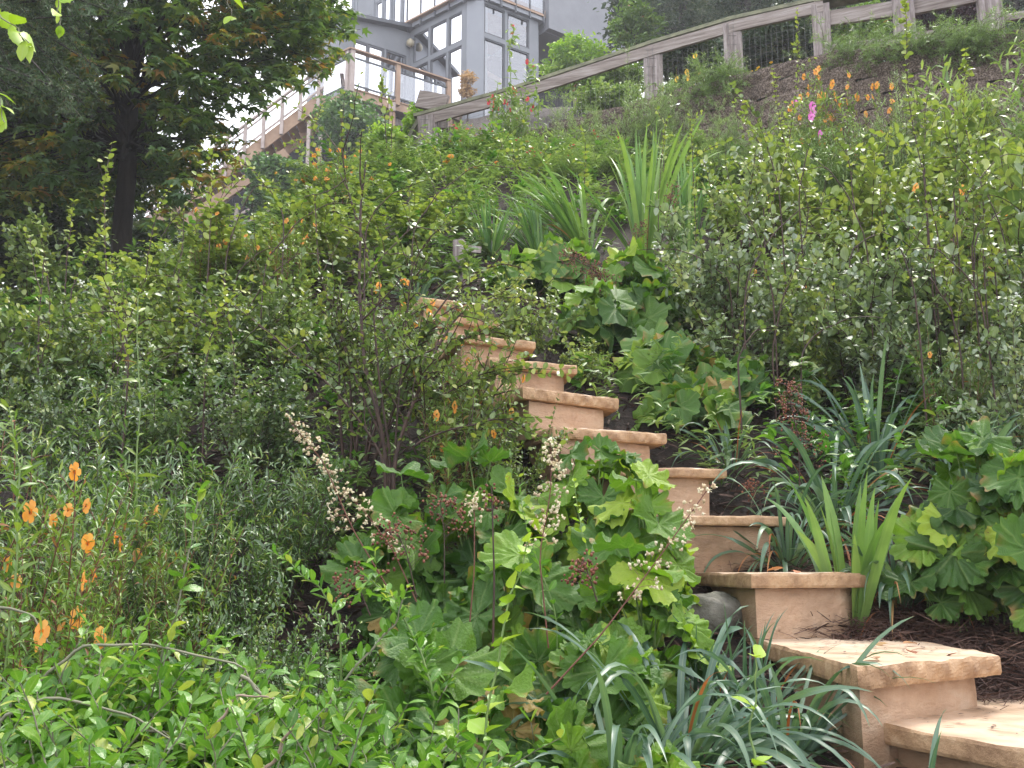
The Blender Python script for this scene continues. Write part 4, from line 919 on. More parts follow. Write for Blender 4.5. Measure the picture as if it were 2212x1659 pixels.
# ------------------------------------------------------------------ undergrowth (one mass, nobody could count it)
def undergrowth():
    rng = np.random.default_rng(31); lf = Geo(); 
    n = 6400; x = rng.uniform(-5.2, 5.4, n); y = rng.uniform(2.6, 10.6, n)
    xs = np.interp(y, [2.2, 3.3, 3.7, 4.2, 4.9, 5.3], [1.0, .75, .4, .05, -.3, -.45]); keep = (np.abs(x - xs) > .36) | (y > 5.3)
    keep &= ~((y < 3.5) & (x > .2)) & ~((y < 2.9)) & ~((x > -1.15) & (x < -.1) & (y < 3.25)) & (y < wall_y(x) - .22)
    keep &= (np.abs(x) < y * .6 + .3); keep &= ~((x > -.1) & (x < 1.7) & (y > 4.6) & (y < 7.1) & (rng.random(n) < .85))
    x, y = x[keep], y[keep]; z = terr(x, y)
    kinds = [(T_ROUND, .044, 0), (T_LANCE, .065, 1), (T_OVAL, .05, 2), (T_LANCE, .05, 3)]
    wh = (np.sin(x * 1.9 + 1) + np.cos(y * 1.6) + rng.normal(0, .7, len(x))); kk = np.digitize(wh, [-.7, .2, 1.0])
    kk = np.where((y > 6) & (rng.random(len(x)) < .6), 3, kk); kk = np.where((x < -.2) & (y < 4.6) & (rng.random(len(x)) < .5), 1, kk)
    for k, (tp, sz, mi) in enumerate(kinds):
        m = kk == k; P = np.stack([x[m], y[m], z[m]], -1); nn = len(P); nl = 26
        h = rng.uniform(.14, .36, nn); ln = rng.normal(0, .35, (nn, 2)); t = rng.uniform(.15, 1, (nn, nl))
        pos = P[:, None, :] + np.concatenate([ln[:, None, :] * (h[:, None] * t)[..., None], (h[:, None] * t)[..., None]], -1)
        a = rng.uniform(0, 6.28, (nn, nl)); d = np.stack([np.cos(a), np.sin(a), rng.normal(.25, .3, (nn, nl))], -1)
        nor = UP + rng.normal(0, .35, (nn, nl, 3)); tint = np.clip(rng.normal(.5, .15, (nn, 1)) + rng.normal(0, .15, (nn, nl)), 0, .97)
        put(lf, tp, pos.reshape(-1, 3), d.reshape(-1, 3), nor.reshape(-1, 3), (sz * rng.uniform(.6, 1.15, (nn, nl)) * (.75 + y[m] / 11)[:, None]).ravel(), tint.ravel(), rng, mi)
    o = lf.build('undergrowth', [M['snow'], M['pens'], M['cover'], M['mid']]); tag(o, 'dense mixed leafy undergrowth covering the steep garden bank', 'undergrowth', None, 'stuff')
undergrowth()

# ------------------------------------------------------------------ broad scalloped-leaf clumps
HG = 'scalloped-leaf coral bells clumps'
heuch(1290, 885, 3.2, 330, 'tall bright scalloped-leaf clump overlapping the middle steps', 1, 30, .155, .62)
heuch(1040, 950, 3.1, 430, 'broad shiny scalloped-leaf clump below the chipped sandstone tread', 2, 36, .16, .5)
heuch(850, 970, 2.95, 300, 'dark scalloped-leaf clump beneath the black-stemmed bush', 3, 28, .15, .4, stalks=(([(850, 1290), (760, 1140), (700, 1000), (628, 912)], 2.55, 'cream', 1.5, 'flower_stalk', .0022, 1, .3, .05), ([(900, 1300), (850, 1190), (800, 1120), (745, 1060)], 2.6, 'cream', .9, 'flower_stalk', .002, 2, .25, .045)))
heuch(1390, 1000, 2.95, 260, 'sunlit scalloped-leaf clump pressed against the risers', 4, 24, .14, .66)
heuch(1130, 1130, 2.65, 480, 'wide scalloped-leaf clump with rusty seed heads at the photo centre', 5, 40, .145, .5, yel=.15, stalks=(
    ([(1185, 1400), (1165, 1200), (1190, 1060), (1190, 955)], 2.3, 'cream', 1.5, 'flower_stalk', .002, 3, .35, .05), ([(1010, 1400), (1025, 1230), (1025, 1110), (1020, 1080)], 2.35, 'cream', .8, 'flower_stalk', .002, 4, .6, .04),
    ([(1065, 1400), (1068, 1250), (1065, 1150), (1062, 1050)], 2.3, 'seed', .8, 'seed_stalk', .003, 5, .72, .05),
    ([(900, 1290), (880, 1200), (850, 1130)], 2.5, 'seed', 2.2, 'seed_stalk', .002, 6, .3, .1), ([(960, 1260), (960, 1150), (950, 1080)], 2.6, 'seed', 2.2, 'seed_stalk', .002, 7, .4, .09), ([(800, 1330), (780, 1280), (750, 1250)], 2.5, 'seed', 2.5, 'seed_stalk', .002, 8, .2, .1)))
heuch(1380, 1130, 2.5, 330, 'leafy scalloped clump left of the two plain lower risers', 6, 30, .13, .52, stalks=(([(1180, 1500), (1300, 1370), (1420, 1210), (1535, 1048)], 2.1, 'cream', 1.1, 'flower_stalk', .0022, 9, .45, .045), ([(1290, 1300), (1275, 1250), (1260, 1210)], 2.3, 'seed', 2.5, 'seed_stalk', .002, 10, .2, .07)))
heuch(920, 1330, 2.1, 360, 'low scalloped clump behind the trailing ground cover', 7, 26, .14, .42, yel=.5)
heuch(1290, 1300, 2.25, 340, 'scalloped-leaf clump above the blue-green strap leaves', 8, 34, .13, .5)
heuch(1120, 1440, 1.95, 380, 'foremost scalloped-leaf clump with one reddening leaf', 9, 28, .13, .4, yel=.8)
heuch(930, 1530, 1.85, 260, 'dark scalloped leaves at the bottom edge beside the tall stem', 10, 16, .14, .2)
heuch(1450, 1600, 1.75, 170, 'small scalloped clump at the bottom edge among strap leaves', 11, 9, .09, .7)
heuch(2110, 885, 3.0, 330, 'large scalloped-leaf clump at the right edge above dark soil', 12, 34, .16, .5)
heuch(2210, 960, 2.85, 330, 'drooping scalloped-leaf clump at the right edge overhanging the mulch', 13, 24, .15, .42)
heuch(2040, 1080, 2.95, 210, 'pale-edged scalloped clump touching the iris fan', 14, 14, .13, .6)
heuch(1440, 700, 4.6, 250, 'glowing green scalloped clump right of the upper steps', 15, 30, .17, .72, far=True)
heuch(1570, 760, 4.4, 240, 'dark green scalloped clump below the right-hand round-leaved bush', 16, 30, .16, .45, far=True)
heuch(1500, 830, 4.2, 260, 'low scalloped clump just right of the chipped tread', 17, 26, .15, .5, far=True)
heuch(1210, 500, 5.75, 210, 'scalloped clump at the foot of the pale grass tuft', 18, 28, .2, .6, far=True)
heuch(1360, 515, 5.5, 260, 'scalloped clump with red-brown dead flower heads', 19, 34, .2, .62, far=True, stalks=(([(1330, 640), (1280, 580), (1215, 548)], 5.2, 'seed', 3, 'seed_stalk', .003, 20, .2, .09), ([(1340, 660), (1310, 610), (1275, 590)], 5.2, 'seed', 3, 'seed_stalk', .003, 21, .2, .09)))
heuch(1290, 585, 5.0, 240, 'shaded scalloped clump above the topmost treads', 22, 28, .18, .45, far=True)
heuch(1430, 575, 5.15, 200, 'scalloped clump in front of the tall iris blades', 23, 24, .18, .5, far=True)
heuch(1120, 540, 5.6, 160, 'small scalloped clump beside the wooden stake', 24, 18, .17, .6, far=True)

# ------------------------------------------------------------------ strap and iris clumps
blades(1470, 1610, 2.15, 'arching blue-green strap leaves at the bottom beside bare soil', 1, 80, (.28, .54), .0135, (.4, 1.2), 1.5, dead=14)
blades(1690, 1570, 2.2, 'thin strap leaves arching in front of the broad lower step', 2, 34, (.24, .42), .012, (.2, 1.1), 1.5, dead=6)
blades(1340, 1640, 2.0, 'blue-green strap leaves under the foremost scalloped leaves', 40, 50, (.25, .48), .012, (.4, 1.2), 1.5, dead=8)
blades(1600, 1420, 2.4, 'fine dark grass tuft growing against the second riser', 3, 34, (.2, .36), .008, (.05, .6), 1.0, dead=3, tint=.3)
blades(1500, 1420, 2.5, 'fine grass tuft in front of the grey boulder', 4, 26, (.16, .3), .008, (.1, .7), 1.0, dead=4, tint=.3)
blades(1960, 1690, 1.6, 'few strap leaves rising before the lowest tread', 5, 14, (.16, .3), .010, (.1, .9), 1.0, dead=3)
blades(1835, 1215, 3.0, 'upright bright green iris fan beside the third step', 6, 16, (.3, .5), .03, (.05, .38), .5, mat='iris', dead=0, name='iris_clump', cat='iris', tint=.75)
blades(1700, 1180, 3.35, 'blue-green strap clump with rusty dead blades behind the second tread', 7, 56, (.25, .48), .014, (.3, 1.3), 1.8, dead=24)
blades(1800, 1130, 3.55, 'long arching strap clump above the bright iris fan', 8, 54, (.3, .6), .016, (.3, 1.2), 1.6, dead=18)
blades(1930, 1200, 3.1, 'strap clump drooping over needles near the right scalloped clump', 9, 50, (.22, .42), .014, (.2, 1.0), 1.6, dead=14)
blades(1890, 1050, 3.9, 'tallest dark strap clump under the round-leaved bushes', 10, 44, (.35, .66), .019, (.1, 1.0), 1.3, dead=6, tint=.35)
blades(2090, 1000, 3.7, 'strap clump below the pale bush near the right edge', 11, 30, (.3, .5), .018, (.2, 1.0), 1.2, dead=6, tint=.35)
blades(1580, 1010, 3.9, 'small strap clump right of the middle risers', 12, 26, (.18, .36), .012, (.2, 1.1), 1.5, dead=8)
blades(1270, 470, 6.5, 'long pale grass tuft leaning left below the wall', 13, 110, (.5, .85), .02, (.2, 1.0), .9, mat='iris', dead=2, name='iris_clump', cat='iris', az=2.8, tint=.7)
blades(1390, 480, 6.4, 'tallest upright iris blades in the upper middle', 14, 44, (.65, 1.1), .024, (.03, .6), .6, mat='iris', dead=1, name='iris_clump', cat='iris', tint=.75)
blades(1480, 470, 6.5, 'upright iris blades just right of the tallest ones', 15, 40, (.5, .95), .022, (.03, .3), .3, mat='iris', dead=0, name='iris_clump', cat='iris', tint=.6)
blades(1170, 490, 6.2, 'short iris tuft left of the pale grass', 16, 70, (.35, .55), .016, (.1, .7), .6, mat='iris', dead=2, name='iris_clump', cat='iris', az=2.6, tint=.55)
blades(1060, 520, 6.1, 'low iris tuft right of the wooden stake', 17, 60, (.3, .45), .014, (.1, .6), .5, mat='iris', dead=0, name='iris_clump', cat='iris', tint=.55)
blades(1960, 430, 6.4, 'iris blades hidden among bushes at upper right', 18, 26, (.6, .9), .025, (.05, .35), .4, mat='iris', dead=0, name='iris_clump', cat='iris', tint=.6)
blades(900, 640, 5.3, 'arching grass tuft left of the topmost tread', 19, 30, (.18, .3), .011, (.2, .9), 1.4, mat='strap', dead=2, tint=.4)
blades(2180, 560, 5.0, 'dark iris blades at the right edge', 20, 16, (.35, .6), .026, (.1, .6), .5, mat='strap', dead=0, name='iris_clump', cat='iris', tint=.2)

# ------------------------------------------------------------------ shrubs on the bank
G1 = 'round-leaved snowberry bushes'
def SB(px, top, d, w, label, kind='snow', b=3, **k): plant(kind, 'snowberry_bush', 'bush', px, top, d, w, label, berries=b // 2, **k)
SB(1560, 425, 5.2, 330, 'silvery round-leaved bush right of the upper scalloped clumps', 'silver')
SB(1790, 395, 5.2, 340, 'full round-leaved bush in the centre of the right bank', 'silver')
SB(2010, 400, 5.0, 330, 'round-leaved bush left of the bush at the right edge')
SB(2190, 390, 4.8, 300, 'round-leaved bush cut by the right edge below the wall')
SB(1620, 560, 4.8, 320, 'glossy round-leaved bush overhanging the glowing scalloped clump', 'silver')
SB(1860, 560, 4.7, 360, 'round-leaved bush overhanging the tallest strap clump', 'silver')
SB(2090, 600, 4.4, 300, 'pale speckled round-leaved bush above the right scalloped clump', 'silver')
SB(2200, 700, 4.0, 220, 'low round-leaved bush at the right edge above strap leaves', 'silver')
SB(1740, 640, 4.6, 240, 'shadowy round-leaved bush behind the rusty seed head', b=1)
SB(1640, 320, 6.8, 230, 'yellow-green bush below the pink flower', 'snowy', 1)
SB(1850, 290, 6.5, 300, 'yellow-green bush below the orange-flowered stems', 'snowy', 0)
SB(2060, 250, 6.4, 280, 'tall yellow-green bush against the block wall', 'snowy', 0)
SB(2200, 260, 6.0, 200, 'yellow-green bush at the upper right edge', 'snowy', 0)
SB(90, 470, 6.6, 260, 'green bush at the left edge left of the dark trunk', 'snow', 0)
SB(40, 600, 4.6, 260, 'dark round-leaved bush at the left edge below the conifer', 'snow', 0)
SB(190, 620, 4.8, 260, 'round-leaved bush directly below the dark trunk', 'snow', 2)
SB(350, 525, 6.0, 230, 'bush right of the dark trunk before the stair', 'snowy', 3)
SB(520, 465, 6.2, 260, 'berry-dotted bush below the long outside stair', 'snowy', 5)
SB(680, 420, 5.9, 240, 'loose bush left of the tall dark stems', 'snowy', 5)
SB(430, 600, 4.9, 300, 'grey-green round-leaved bush in the middle of the left bank', 'snow', 4)
SB(610, 570, 4.7, 280, 'round-leaved bush between the left bank and the dark stems', 'snow', 4)
SB(330, 760, 4.0, 300, 'blue-green glossy bush left of centre', 'blue', 1)
SB(540, 760, 3.9, 300, 'blue-green glossy bush behind the cream flower spike', 'blue', 1)
SB(120, 780, 3.9, 260, 'blue-green bush at the left above the orange flowers', 'blue', 1)
SB(880, 420, 6.3, 240, 'berry-dotted bush left of the wooden stake', 'snowy', 6)
SB(1130, 590, 4.75, 190, 'white-glossed twigs leaning over the topmost treads', 'snow', 1)
SB(770, 600, 3.75, 360, 'dark-stemmed bush with wet shining leaves left of the steps', 'bare', 3)
SB(950, 660, 3.7, 300, 'dark-stemmed bush touching the left ends of the upper treads', 'bare', 1)
SB(1085, 880, 3.5, 150, 'small frosted-looking round-leaved bush below the chipped tread', 'snow', 0)
SB(1270, 730, 4.55, 130, 'thin twiggy bush between treads and glowing clump', 'snow', 0)
def PB(px, top, d, w, label, kind='pens', **k): plant(kind, 'leafy_bush', 'bush', px, top, d, w, label, **k)
PB(240, 900, 3.3, 300, 'lance-leaved dark bush behind the orange flowers')
PB(430, 930, 3.2, 300, 'lance-leaved dark bush left of the cream flower spike')
PB(600, 980, 3.2, 260, 'shaded lance-leaved bush just left of the cream spike')
PB(120, 980, 2.9, 260, 'lance-leaved bush at the left edge among orange flowers')
PB(330, 1060, 2.8, 260, 'short lance-leaved bush above the dark hollow')
PB(520, 1100, 2.9, 200, 'small dark bush at the edge of the dark hollow')
PB(660, 960, 3.4, 220, 'dark bush under the black stems', 'oval')
PB(560, 1240, 2.5, 200, 'low glossy seedling mat in the dark hollow', 'oval')
PB(680, 1330, 2.25, 220, 'low glossy seedlings right of the dark hollow', 'oval')
PB(1080, 330, 8.6, 260, 'fresh green bush below the red-flowered shrub', 'mid', flowers='red', nf=8)
PB(1180, 380, 8.0, 260, 'fresh green bush dotted with red flowers', 'mid', flowers='red', nf=8)
PB(1000, 400, 7.8, 240, 'bush with orange trumpet flowers left of the iris tuft', 'mid', flowers='orange', nf=5, fs=2.0)
PB(880, 350, 8.0, 220, 'green bush below the end of the fence', 'mid')
PB(760, 350, 7.4, 230, 'light bush below the tall redwood posts', 'mid', flowers='orange', nf=7, fs=1.3)
PB(1300, 370, 8.3, 200, 'dark green bush behind the leaning grass tuft', 'fine')
PB(1560, 290, 8.1, 240, 'grey-green feathery bush under the middle of the wall', 'fine')
PB(1650, 440, 7.3, 200, 'green bush left of the dead brown stems', 'mid')
PB(1960, 215, 7.6, 240, 'feathery dark bush against the right part of the wall', 'fine')
PB(2160, 230, 7.5, 200, 'feathery bush against the wall at the right edge', 'fine')
PB(1330, 195, 9.5, 250, 'large pale feathery bush below the fence', 'fine')
PB(1450, 215, 9.2, 160, 'pale feathery bush right of the largest one', 'fine')
PB(1250, 240, 9.6, 150, 'pale feathery bush left of the largest one', 'fine')
for px, top, d, w, kd, lb in ((1620, 235, 8.35, 150, 'fine', 'pale wispy bush at the wall foot left of the magenta flower'), (1760, 300, 7.7, 190, 'mid', 'green bush at the wall foot under the rusty stems'), (1870, 260, 7.7, 180, 'mid', 'fresh green bush at the wall foot right of the rusty stems'), (2060, 190, 7.5, 170, 'snowy', 'yellowish bush climbing the right part of the wall'), (2200, 170, 7.2, 150, 'mid', 'green bush against the wall in the right corner'), (1500, 300, 8.6, 160, 'mid', 'soft green bush behind the tallest iris blades')):
    PB(px, top, d, w, lb, kd)
def RB(px, top, d, w, label, n=10): plant('mid', 'red_flower_bush', 'bush', px, top, d, w, label, flowers='red', nf=n, fs=1.6)
RB(1130, 210, 9.9, 200, 'bushy shrub with scattered red flowers before the house corner', 12)
RB(1030, 290, 9.6, 220, 'low shrub with dull red flowers near the fence end', 12)
RB(1190, 300, 9.2, 200, 'low red-dotted shrub right of the tall leafy shoots', 10)
# trailing shrubs hanging over the wall
def hanging(px, py, d, w, label, seed, drop=.5):
    rng = np.random.default_rng(seed); p = at(px, py, d); o = thing('trailing_bush', label, 'bush', tuple(p)); st = Geo(); lf = Geo(); acc = []
    for i in range(150):
        x = rng.normal(0, w * .36); q = curve(rng, (x, rng.uniform(-.05, .4), rng.uniform(-.15, .12)), (rng.normal(0, .6), -.7, rng.uniform(.1, 1.0)), rng.uniform(.25, drop + .1), 7, 1.2, .12)
        tube(st, q, .003, .001, 3)
        for _ in range(4):
            (a,), (t,) = sample(q, [rng.uniform(.1, .9)]); r = curve(rng, a, nrm(rng.normal(0, .7, 3) + t + [0, 0, .4]), .12, 3, .4, .1); leaves_along(rng, r, 0, .012, .045, acc, jit=1., lift=.3, tintc=.35)
        leaves_along(rng, q, .1, .012, .028, acc, jit=1.0, lift=.3, tintc=.35)
    flush(lf, acc, T_NEED, rng); st.build('stems', M['stem'], o); lf.build('foliage', M['mid'], o)
hanging(2000, 115, 8.45, .62, 'dense green shrub trailing over the wall top at right', 1, .45)
hanging(2110, 100, 8.2, .5, 'trailing shrub over the wall beside the far right post', 2, .35)
hanging(1850, 120, 8.75, .42, 'trailing green shrub over the wall below the wide boards', 3, .4)
hanging(1560, 185, 9.35, .4, 'pale tufted shrub at the wall top under the wire fence', 4, .35)

# orange monkeyflowers
def MK(px, top, d, w, label, n=6, fs=1.0, **k): plant('monk', 'monkeyflower', 'flowering plant', px, top, d, w, label, flowers='orange', nf=n, fs=fs, **k)
MK(30, 880, 2.35, 200, 'monkeyflower with the tallest shoot at the left edge', 4, 1.25)
MK(130, 930, 2.35, 220, 'monkeyflower with paired orange blooms near the left edge', 5, 1.15)
MK(60, 1150, 2.05, 220, 'lowest monkeyflower at the left edge above ground cover', 7, 1.2)
MK(210, 1160, 2.3, 170, 'small monkeyflower right of the left-edge ones', 3, 1.1)
MK(350, 1060, 2.6, 130, 'single-bloom monkeyflower left of the dark hollow', 3, 1.1)
MK(965, 800, 3.4, 200, 'monkeyflower before the left ends of the middle treads', 8, 1.15)
MK(1000, 690, 3.72, 190, 'monkeyflower hanging over the upper treads', 7, 1.1)
MK(870, 620, 4.6, 160, 'orange monkeyflower left of the topmost treads', 6, 1.1)
MK(620, 480, 5.5, 180, 'orange-dotted monkeyflower in the upper left bank', 7, 1.2)
MK(450, 470, 6.0, 180, 'monkeyflower before the stair posts', 5, 1.2)
MK(720, 345, 7.2, 180, 'massed orange monkeyflower below the deck posts', 14, 1.5)
MK(1820, 150, 8.0, 130, 'tall rusty monkeyflower against the block wall', 16, 1.6)
MK(1900, 200, 7.8, 120, 'second orange monkeyflower against the wall, right of the tall one', 8, 1.5)
MK(1740, 220, 8.1, 90, 'small orange monkeyflower left of the tall one on the wall', 7, 1.4)
MK(2030, 430, 5.6, 130, 'monkeyflower with two blooms in the right bank', 3, 1.4)
MK(1690, 560, 5.3, 130, 'small monkeyflower in the right-hand round-leaved bushes', 3, 1.0)
MK(2060, 700, 4.1, 120, 'monkeyflower bloom low in the right bank', 2, 1.0)
plant('monk', 'yellow_daisies', 'flowering plant', 1500, 115, 9.7, 90, 'yellow daisies in front of the wire fence', flowers='yellow', nf=9, fs=1.6)
plant('monk', 'yellow_daisies', 'flowering plant', 1640, 150, 9.4, 140, 'low row of yellow daisies at the wall top', flowers='yellow', nf=12, fs=1.3)
plant('mid', 'pink_flower', 'flowering plant', 1722, 255, 8.0, 60, 'single magenta flower below the block wall', flowers='pink', nf=4, fs=1.7)

# tall leafy shoots
shoot([(1590, 740), (1640, 540), (1700, 330), (1725, 160), (1722, 20)], 4.6, 'tallest round-leaved shoot crossing the fence at right of centre', 1)
shoot([(1640, 760), (1760, 470), (1690, 300), (1670, 150)], 4.9, 'thin leafy shoot left of the tallest shoot', 2, t0=.45)
shoot([(2060, 700), (2020, 480), (1965, 250), (1960, 60), (1955, 0)], 4.4, 'long light-green shoot rising past the right fence posts', 3, size=.042)
shoot([(2150, 600), (2120, 420), (2080, 260), (2085, 120)], 4.3, 'light-green shoot near the upper right corner', 4, size=.042)
shoot([(1930, 640), (1900, 420), (1925, 280)], 4.8, 'light-green shoot left of the long right one', 5, size=.036, t0=.4)
shoot([(1510, 640), (1500, 420), (1490, 250)], 5.2, 'slender shoot above the silvery bush', 6, t0=.4)
shoot([(1420, 560), (1425, 400), (1440, 260)], 5.6, 'bare dark shoot among iris blades', 7, t0=.85, clus=False)
shoot([(1110, 330), (1105, 220), (1100, 110), (1112, 60)], 9.3, 'tall drooping-leaved shoot before the house windows', 8, mat='mid', tpls=T_OVAL, size=.11, gap=.06, rad=.008, stem='gstem', flowers='red', nf=2, lift=-.3)
shoot([(1160, 330), (1165, 230), (1150, 140)], 9.5, 'drooping-leaved shoot right of the tall one before the house', 9, mat='mid', tpls=T_OVAL, size=.11, gap=.06, rad=.008, stem='gstem', lift=-.3, flowers='red', nf=1)
shoot([(1060, 340), (1065, 250), (1075, 180)], 9.6, 'drooping-leaved shoot left of the tall one before the house', 10, mat='mid', tpls=T_OVAL, size=.1, gap=.06, rad=.008, stem='gstem', lift=-.3)
for i, (pp, dd, lb, t0) in enumerate([
    ([(835, 980), (790, 800), (775, 600), (780, 430), (790, 350)], 3.5, 'tallest black stem rising before the deck posts', .35),
    ([(845, 980), (815, 780), (800, 560), (745, 390), (735, 240)], 3.55, 'black stem leaning left towards the deck corner', .45),
    ([(850, 985), (910, 830), (960, 720), (1010, 660)], 3.42, 'thick black stem curving right before the upper treads', .3),
    ([(840, 985), (760, 800), (690, 600), (680, 420)], 3.6, 'thin black stem left of the tallest one', .4),
    ([(835, 985), (720, 840), (560, 700), (505, 660)], 3.4, 'black stem leaning far left over the bank', .3),
    ([(850, 980), (870, 780), (890, 560), (960, 480)], 3.6, 'thin black stem bending right near the top', .45),
    ([(290, 900), (270, 740), (265, 600)], 4.2, 'dark twig in front of the tree trunk', .3),
    ([(390, 760), (385, 600), (400, 440)], 5.0, 'leafy dark twig before the outside stair', .35),
    ([(90, 940), (80, 760), (95, 560)], 4.0, 'dark upright twig near the left edge', .2),
    ([(880, 760), (1000, 600), (1090, 565), (1150, 590)], 4.2, 'arching twig over the topmost treads with wet leaves', .2)]):
    shoot(pp, dd, lb, 30 + i, mat='snow', size=.034, gap=.034, rad=.0085 if i in (0, 2) else .0055, t0=t0, name='dark_stem', cat='stem', side=5 if i < 6 else 2, tint=.6)
rs = np.random.default_rng(404)
ORD = 'first second third fourth fifth sixth seventh eighth ninth tenth eleventh twelfth thirteenth fourteenth fifteenth sixteenth seventeenth eighteenth nineteenth twentieth'.split()
def airy(cnt, boxes, label, group, mat, seed0, hgt=(90, 230), size=.05):
    L = []
    for k in range(cnt):
        x0, x1, yb0, yb1, d0, d1 = boxes[k % len(boxes)]
        px = rs.uniform(x0, x1); f = (px - x0) / (x1 - x0); L.append((px, yb0 + (yb1 - yb0) * f + rs.uniform(-30, 40), rs.uniform(d0, d1), rs.uniform(*hgt), rs.normal(0, 45)))
    L.sort(key=lambda q: q[0] + q[4] * 1.3)
    for k, (px, py, d, h, l) in enumerate(L):
        shoot([(px, py), (px + l * .3, py - h * .35), (px + l * .8, py - h * .75), (px + l * 1.3 + rs.normal(0, 12), py - h)], d, label % ORD[k], seed0 + k, mat=mat, size=size * (d / 5) ** .5, gap=.05, rad=.003 + .0003 * d, t0=rs.uniform(.2, .6), group=group, clus=False, side=int(rs.integers(1, 5)), tint=.6)
airy(20, [(60, 330, 640, 560, 4.6, 6.5), (330, 620, 560, 440, 5.2, 7), (600, 900, 450, 350, 6, 8), (250, 700, 800, 740, 3.6, 4.3)], 'thin dark shoot rising from the left bank, %s counting from the left', 'thin shoots rising from the left bank', 'snowy', 500)
airy(13, [(1550, 1900, 480, 420, 4.6, 5.6), (1900, 2200, 420, 380, 4.3, 5.4), (1600, 2150, 620, 560, 4.2, 4.6)], 'thin shoot with round leaves rising from the right bank, %s from the left', 'thin shoots rising from the right bank', 'snow', 600, (100, 260), .055)
airy(9, [(950, 1300, 400, 380, 7, 8.5), (1300, 1650, 360, 330, 7, 8.2)], 'thin leafy shoot among the bushes below the fence, %s from the left', 'thin shoots among the bushes below the fence', 'snowy', 700, (60, 150))
for bx, lab, grp, sd in (([(80, 800, 900, 640, 3.7, 5.0), (400, 900, 620, 480, 4.5, 6.5)], 'bare brown twig arching over the left bank, %s from the left', 'bare twigs over the left bank', 850), ([(1480, 2180, 620, 520, 4.2, 5.0), (1550, 2150, 800, 700, 3.9, 4.3)], 'bare brown twig arching over the right bank, %s from the left', 'bare twigs over the right bank', 880)):
    L = []
    for k in range(13):
        x0, x1, ya, yb, d0, d1 = bx[k % 2]; px = rs.uniform(x0, x1); L.append((px, ya + (yb - ya) * (px - x0) / (x1 - x0) + rs.uniform(-40, 40), rs.uniform(d0, d1), rs.choice([-1, 1]) * rs.uniform(60, 200), rs.uniform(50, 190)))
    L.sort()
    for k, (px, py, d, dx, h) in enumerate(L):
        shoot([(px, py), (px + dx * .3, py - h * .6), (px + dx * .7, py - h), (px + dx * 1.15, py - h * .95)], d, lab % ORD[k], sd + k, mat='snow', size=.045, gap=.06, rad=.0045, t0=.8, name='bare_twig', cat='twig', group=grp, clus=False, side=3, tint=.6)
for k, (pp, d, lb) in enumerate((([(840, 800), (960, 740), (1060, 715), (1110, 730)], 3.55, 'leafy twig lying across the upper treads'), ([(860, 880), (960, 850), (1060, 800), (1120, 810)], 3.45, 'leafy twig with wet leaves reaching over the middle treads'), ([(880, 720), (980, 665), (1090, 640), (1180, 650)], 3.9, 'leafy twig over the two topmost treads'), ([(900, 960), (1000, 920), (1090, 905), (1150, 930)], 3.3, 'leafy twig below the chipped tread'))):
    shoot(pp, d, lb, 920 + k, mat='snow', size=.042, gap=.026, rad=.004, t0=.2, name='leafy_twig', cat='twig', side=9, tint=.6, root=False)
for k, (pp, d, lb) in enumerate((([(520, 1460), (640, 1540), (740, 1600)], 1.75, 'bare grey stem bending down to the right across the ground cover'), ([(0, 1560), (90, 1500), (260, 1540), (400, 1610)], 1.7, 'long bare stem lying across the ground cover at left'),
    ([(90, 1470), (170, 1395), (330, 1390), (520, 1440), (560, 1490)], 1.85, 'arching pale stem along the top of the ground cover'), ([(455, 1620), (480, 1550), (520, 1500), (590, 1510)], 1.65, 'hooked pinkish bare stem in the ground cover'),
    ([(560, 1680), (620, 1580), (650, 1550)], 1.6, 'short pinkish bare stem at the bottom edge'), ([(-90, 1300), (60, 1320), (110, 1390)], 1.95, 'grey stem entering from the left edge above the ground cover'))):
    shoot(pp, d, lb, 800 + k, mat='cover', tpls=T_OVAL, size=.045, gap=.06, rad=.0034, name='bare_stem', cat='loose_stem', clus=False, stem='greystem' if k not in (3, 4) else 'palestem', t0=.55, root=False, tint=.6)  # bare stems of the ground cover, laid on as separate things
G_ = dict(mat='cover', tpls=T_LANCE, stem='gstem', name='green_stem', cat='plant stem', clus=False)
shoot([(300, 1180), (298, 980), (300, 800), (298, 640)], 2.9, 'straight pale green stem with narrow paired leaves at left', 50, size=.075, gap=.06, rad=.0035, **{**G_, 'mat': 'monk'})
shoot([(345, 1420), (395, 1280), (420, 1120), (430, 1060)], 2.1, 'leafy stem leaning right above the dark hollow', 51, size=.055, gap=.03, rad=.003, **{**G_, 'tpls': T_OVAL, 'stem': 'greystem'})
shoot([(1040, 1680), (1065, 1480), (1100, 1300), (1140, 1170)], 1.6, 'bright green stem with toothed leaves at bottom centre', 52, size=.05, gap=.035, rad=.003, **{**G_, 'mat': 'lime', 'tpls': T_SERR})
shoot([(1630, 1690), (1630, 1540), (1632, 1420)], 1.65, 'young lime-green plant before the broad lower step', 53, size=.055, gap=.075, rad=.003, **{**G_, 'mat': 'lime', 'tpls': T_SERR})
shoot([(740, 1340), (690, 1270), (640, 1225), (592, 1195)], 2.15, 'arching tip of ground cover reaching over the dark hollow', 54, size=.04, gap=.022, rad=.0025, **{**G_, 'tpls': T_OVAL})
shoot([(690, 1560), (780, 1430), (850, 1350), (880, 1270)], 1.9, 'grey-green branch slanting right from the ground cover', 55, size=.045, gap=.02, rad=.0035, **{**G_, 'tpls': T_OVAL, 'stem': 'greystem'})
shoot([(940, 1500), (900, 1400), (860, 1310), (800, 1250)], 1.95, 'bushy arching green branch over the seed heads', 56, size=.042, gap=.016, rad=.0035, **{**G_, 'tpls': T_OVAL, 'clus': True})
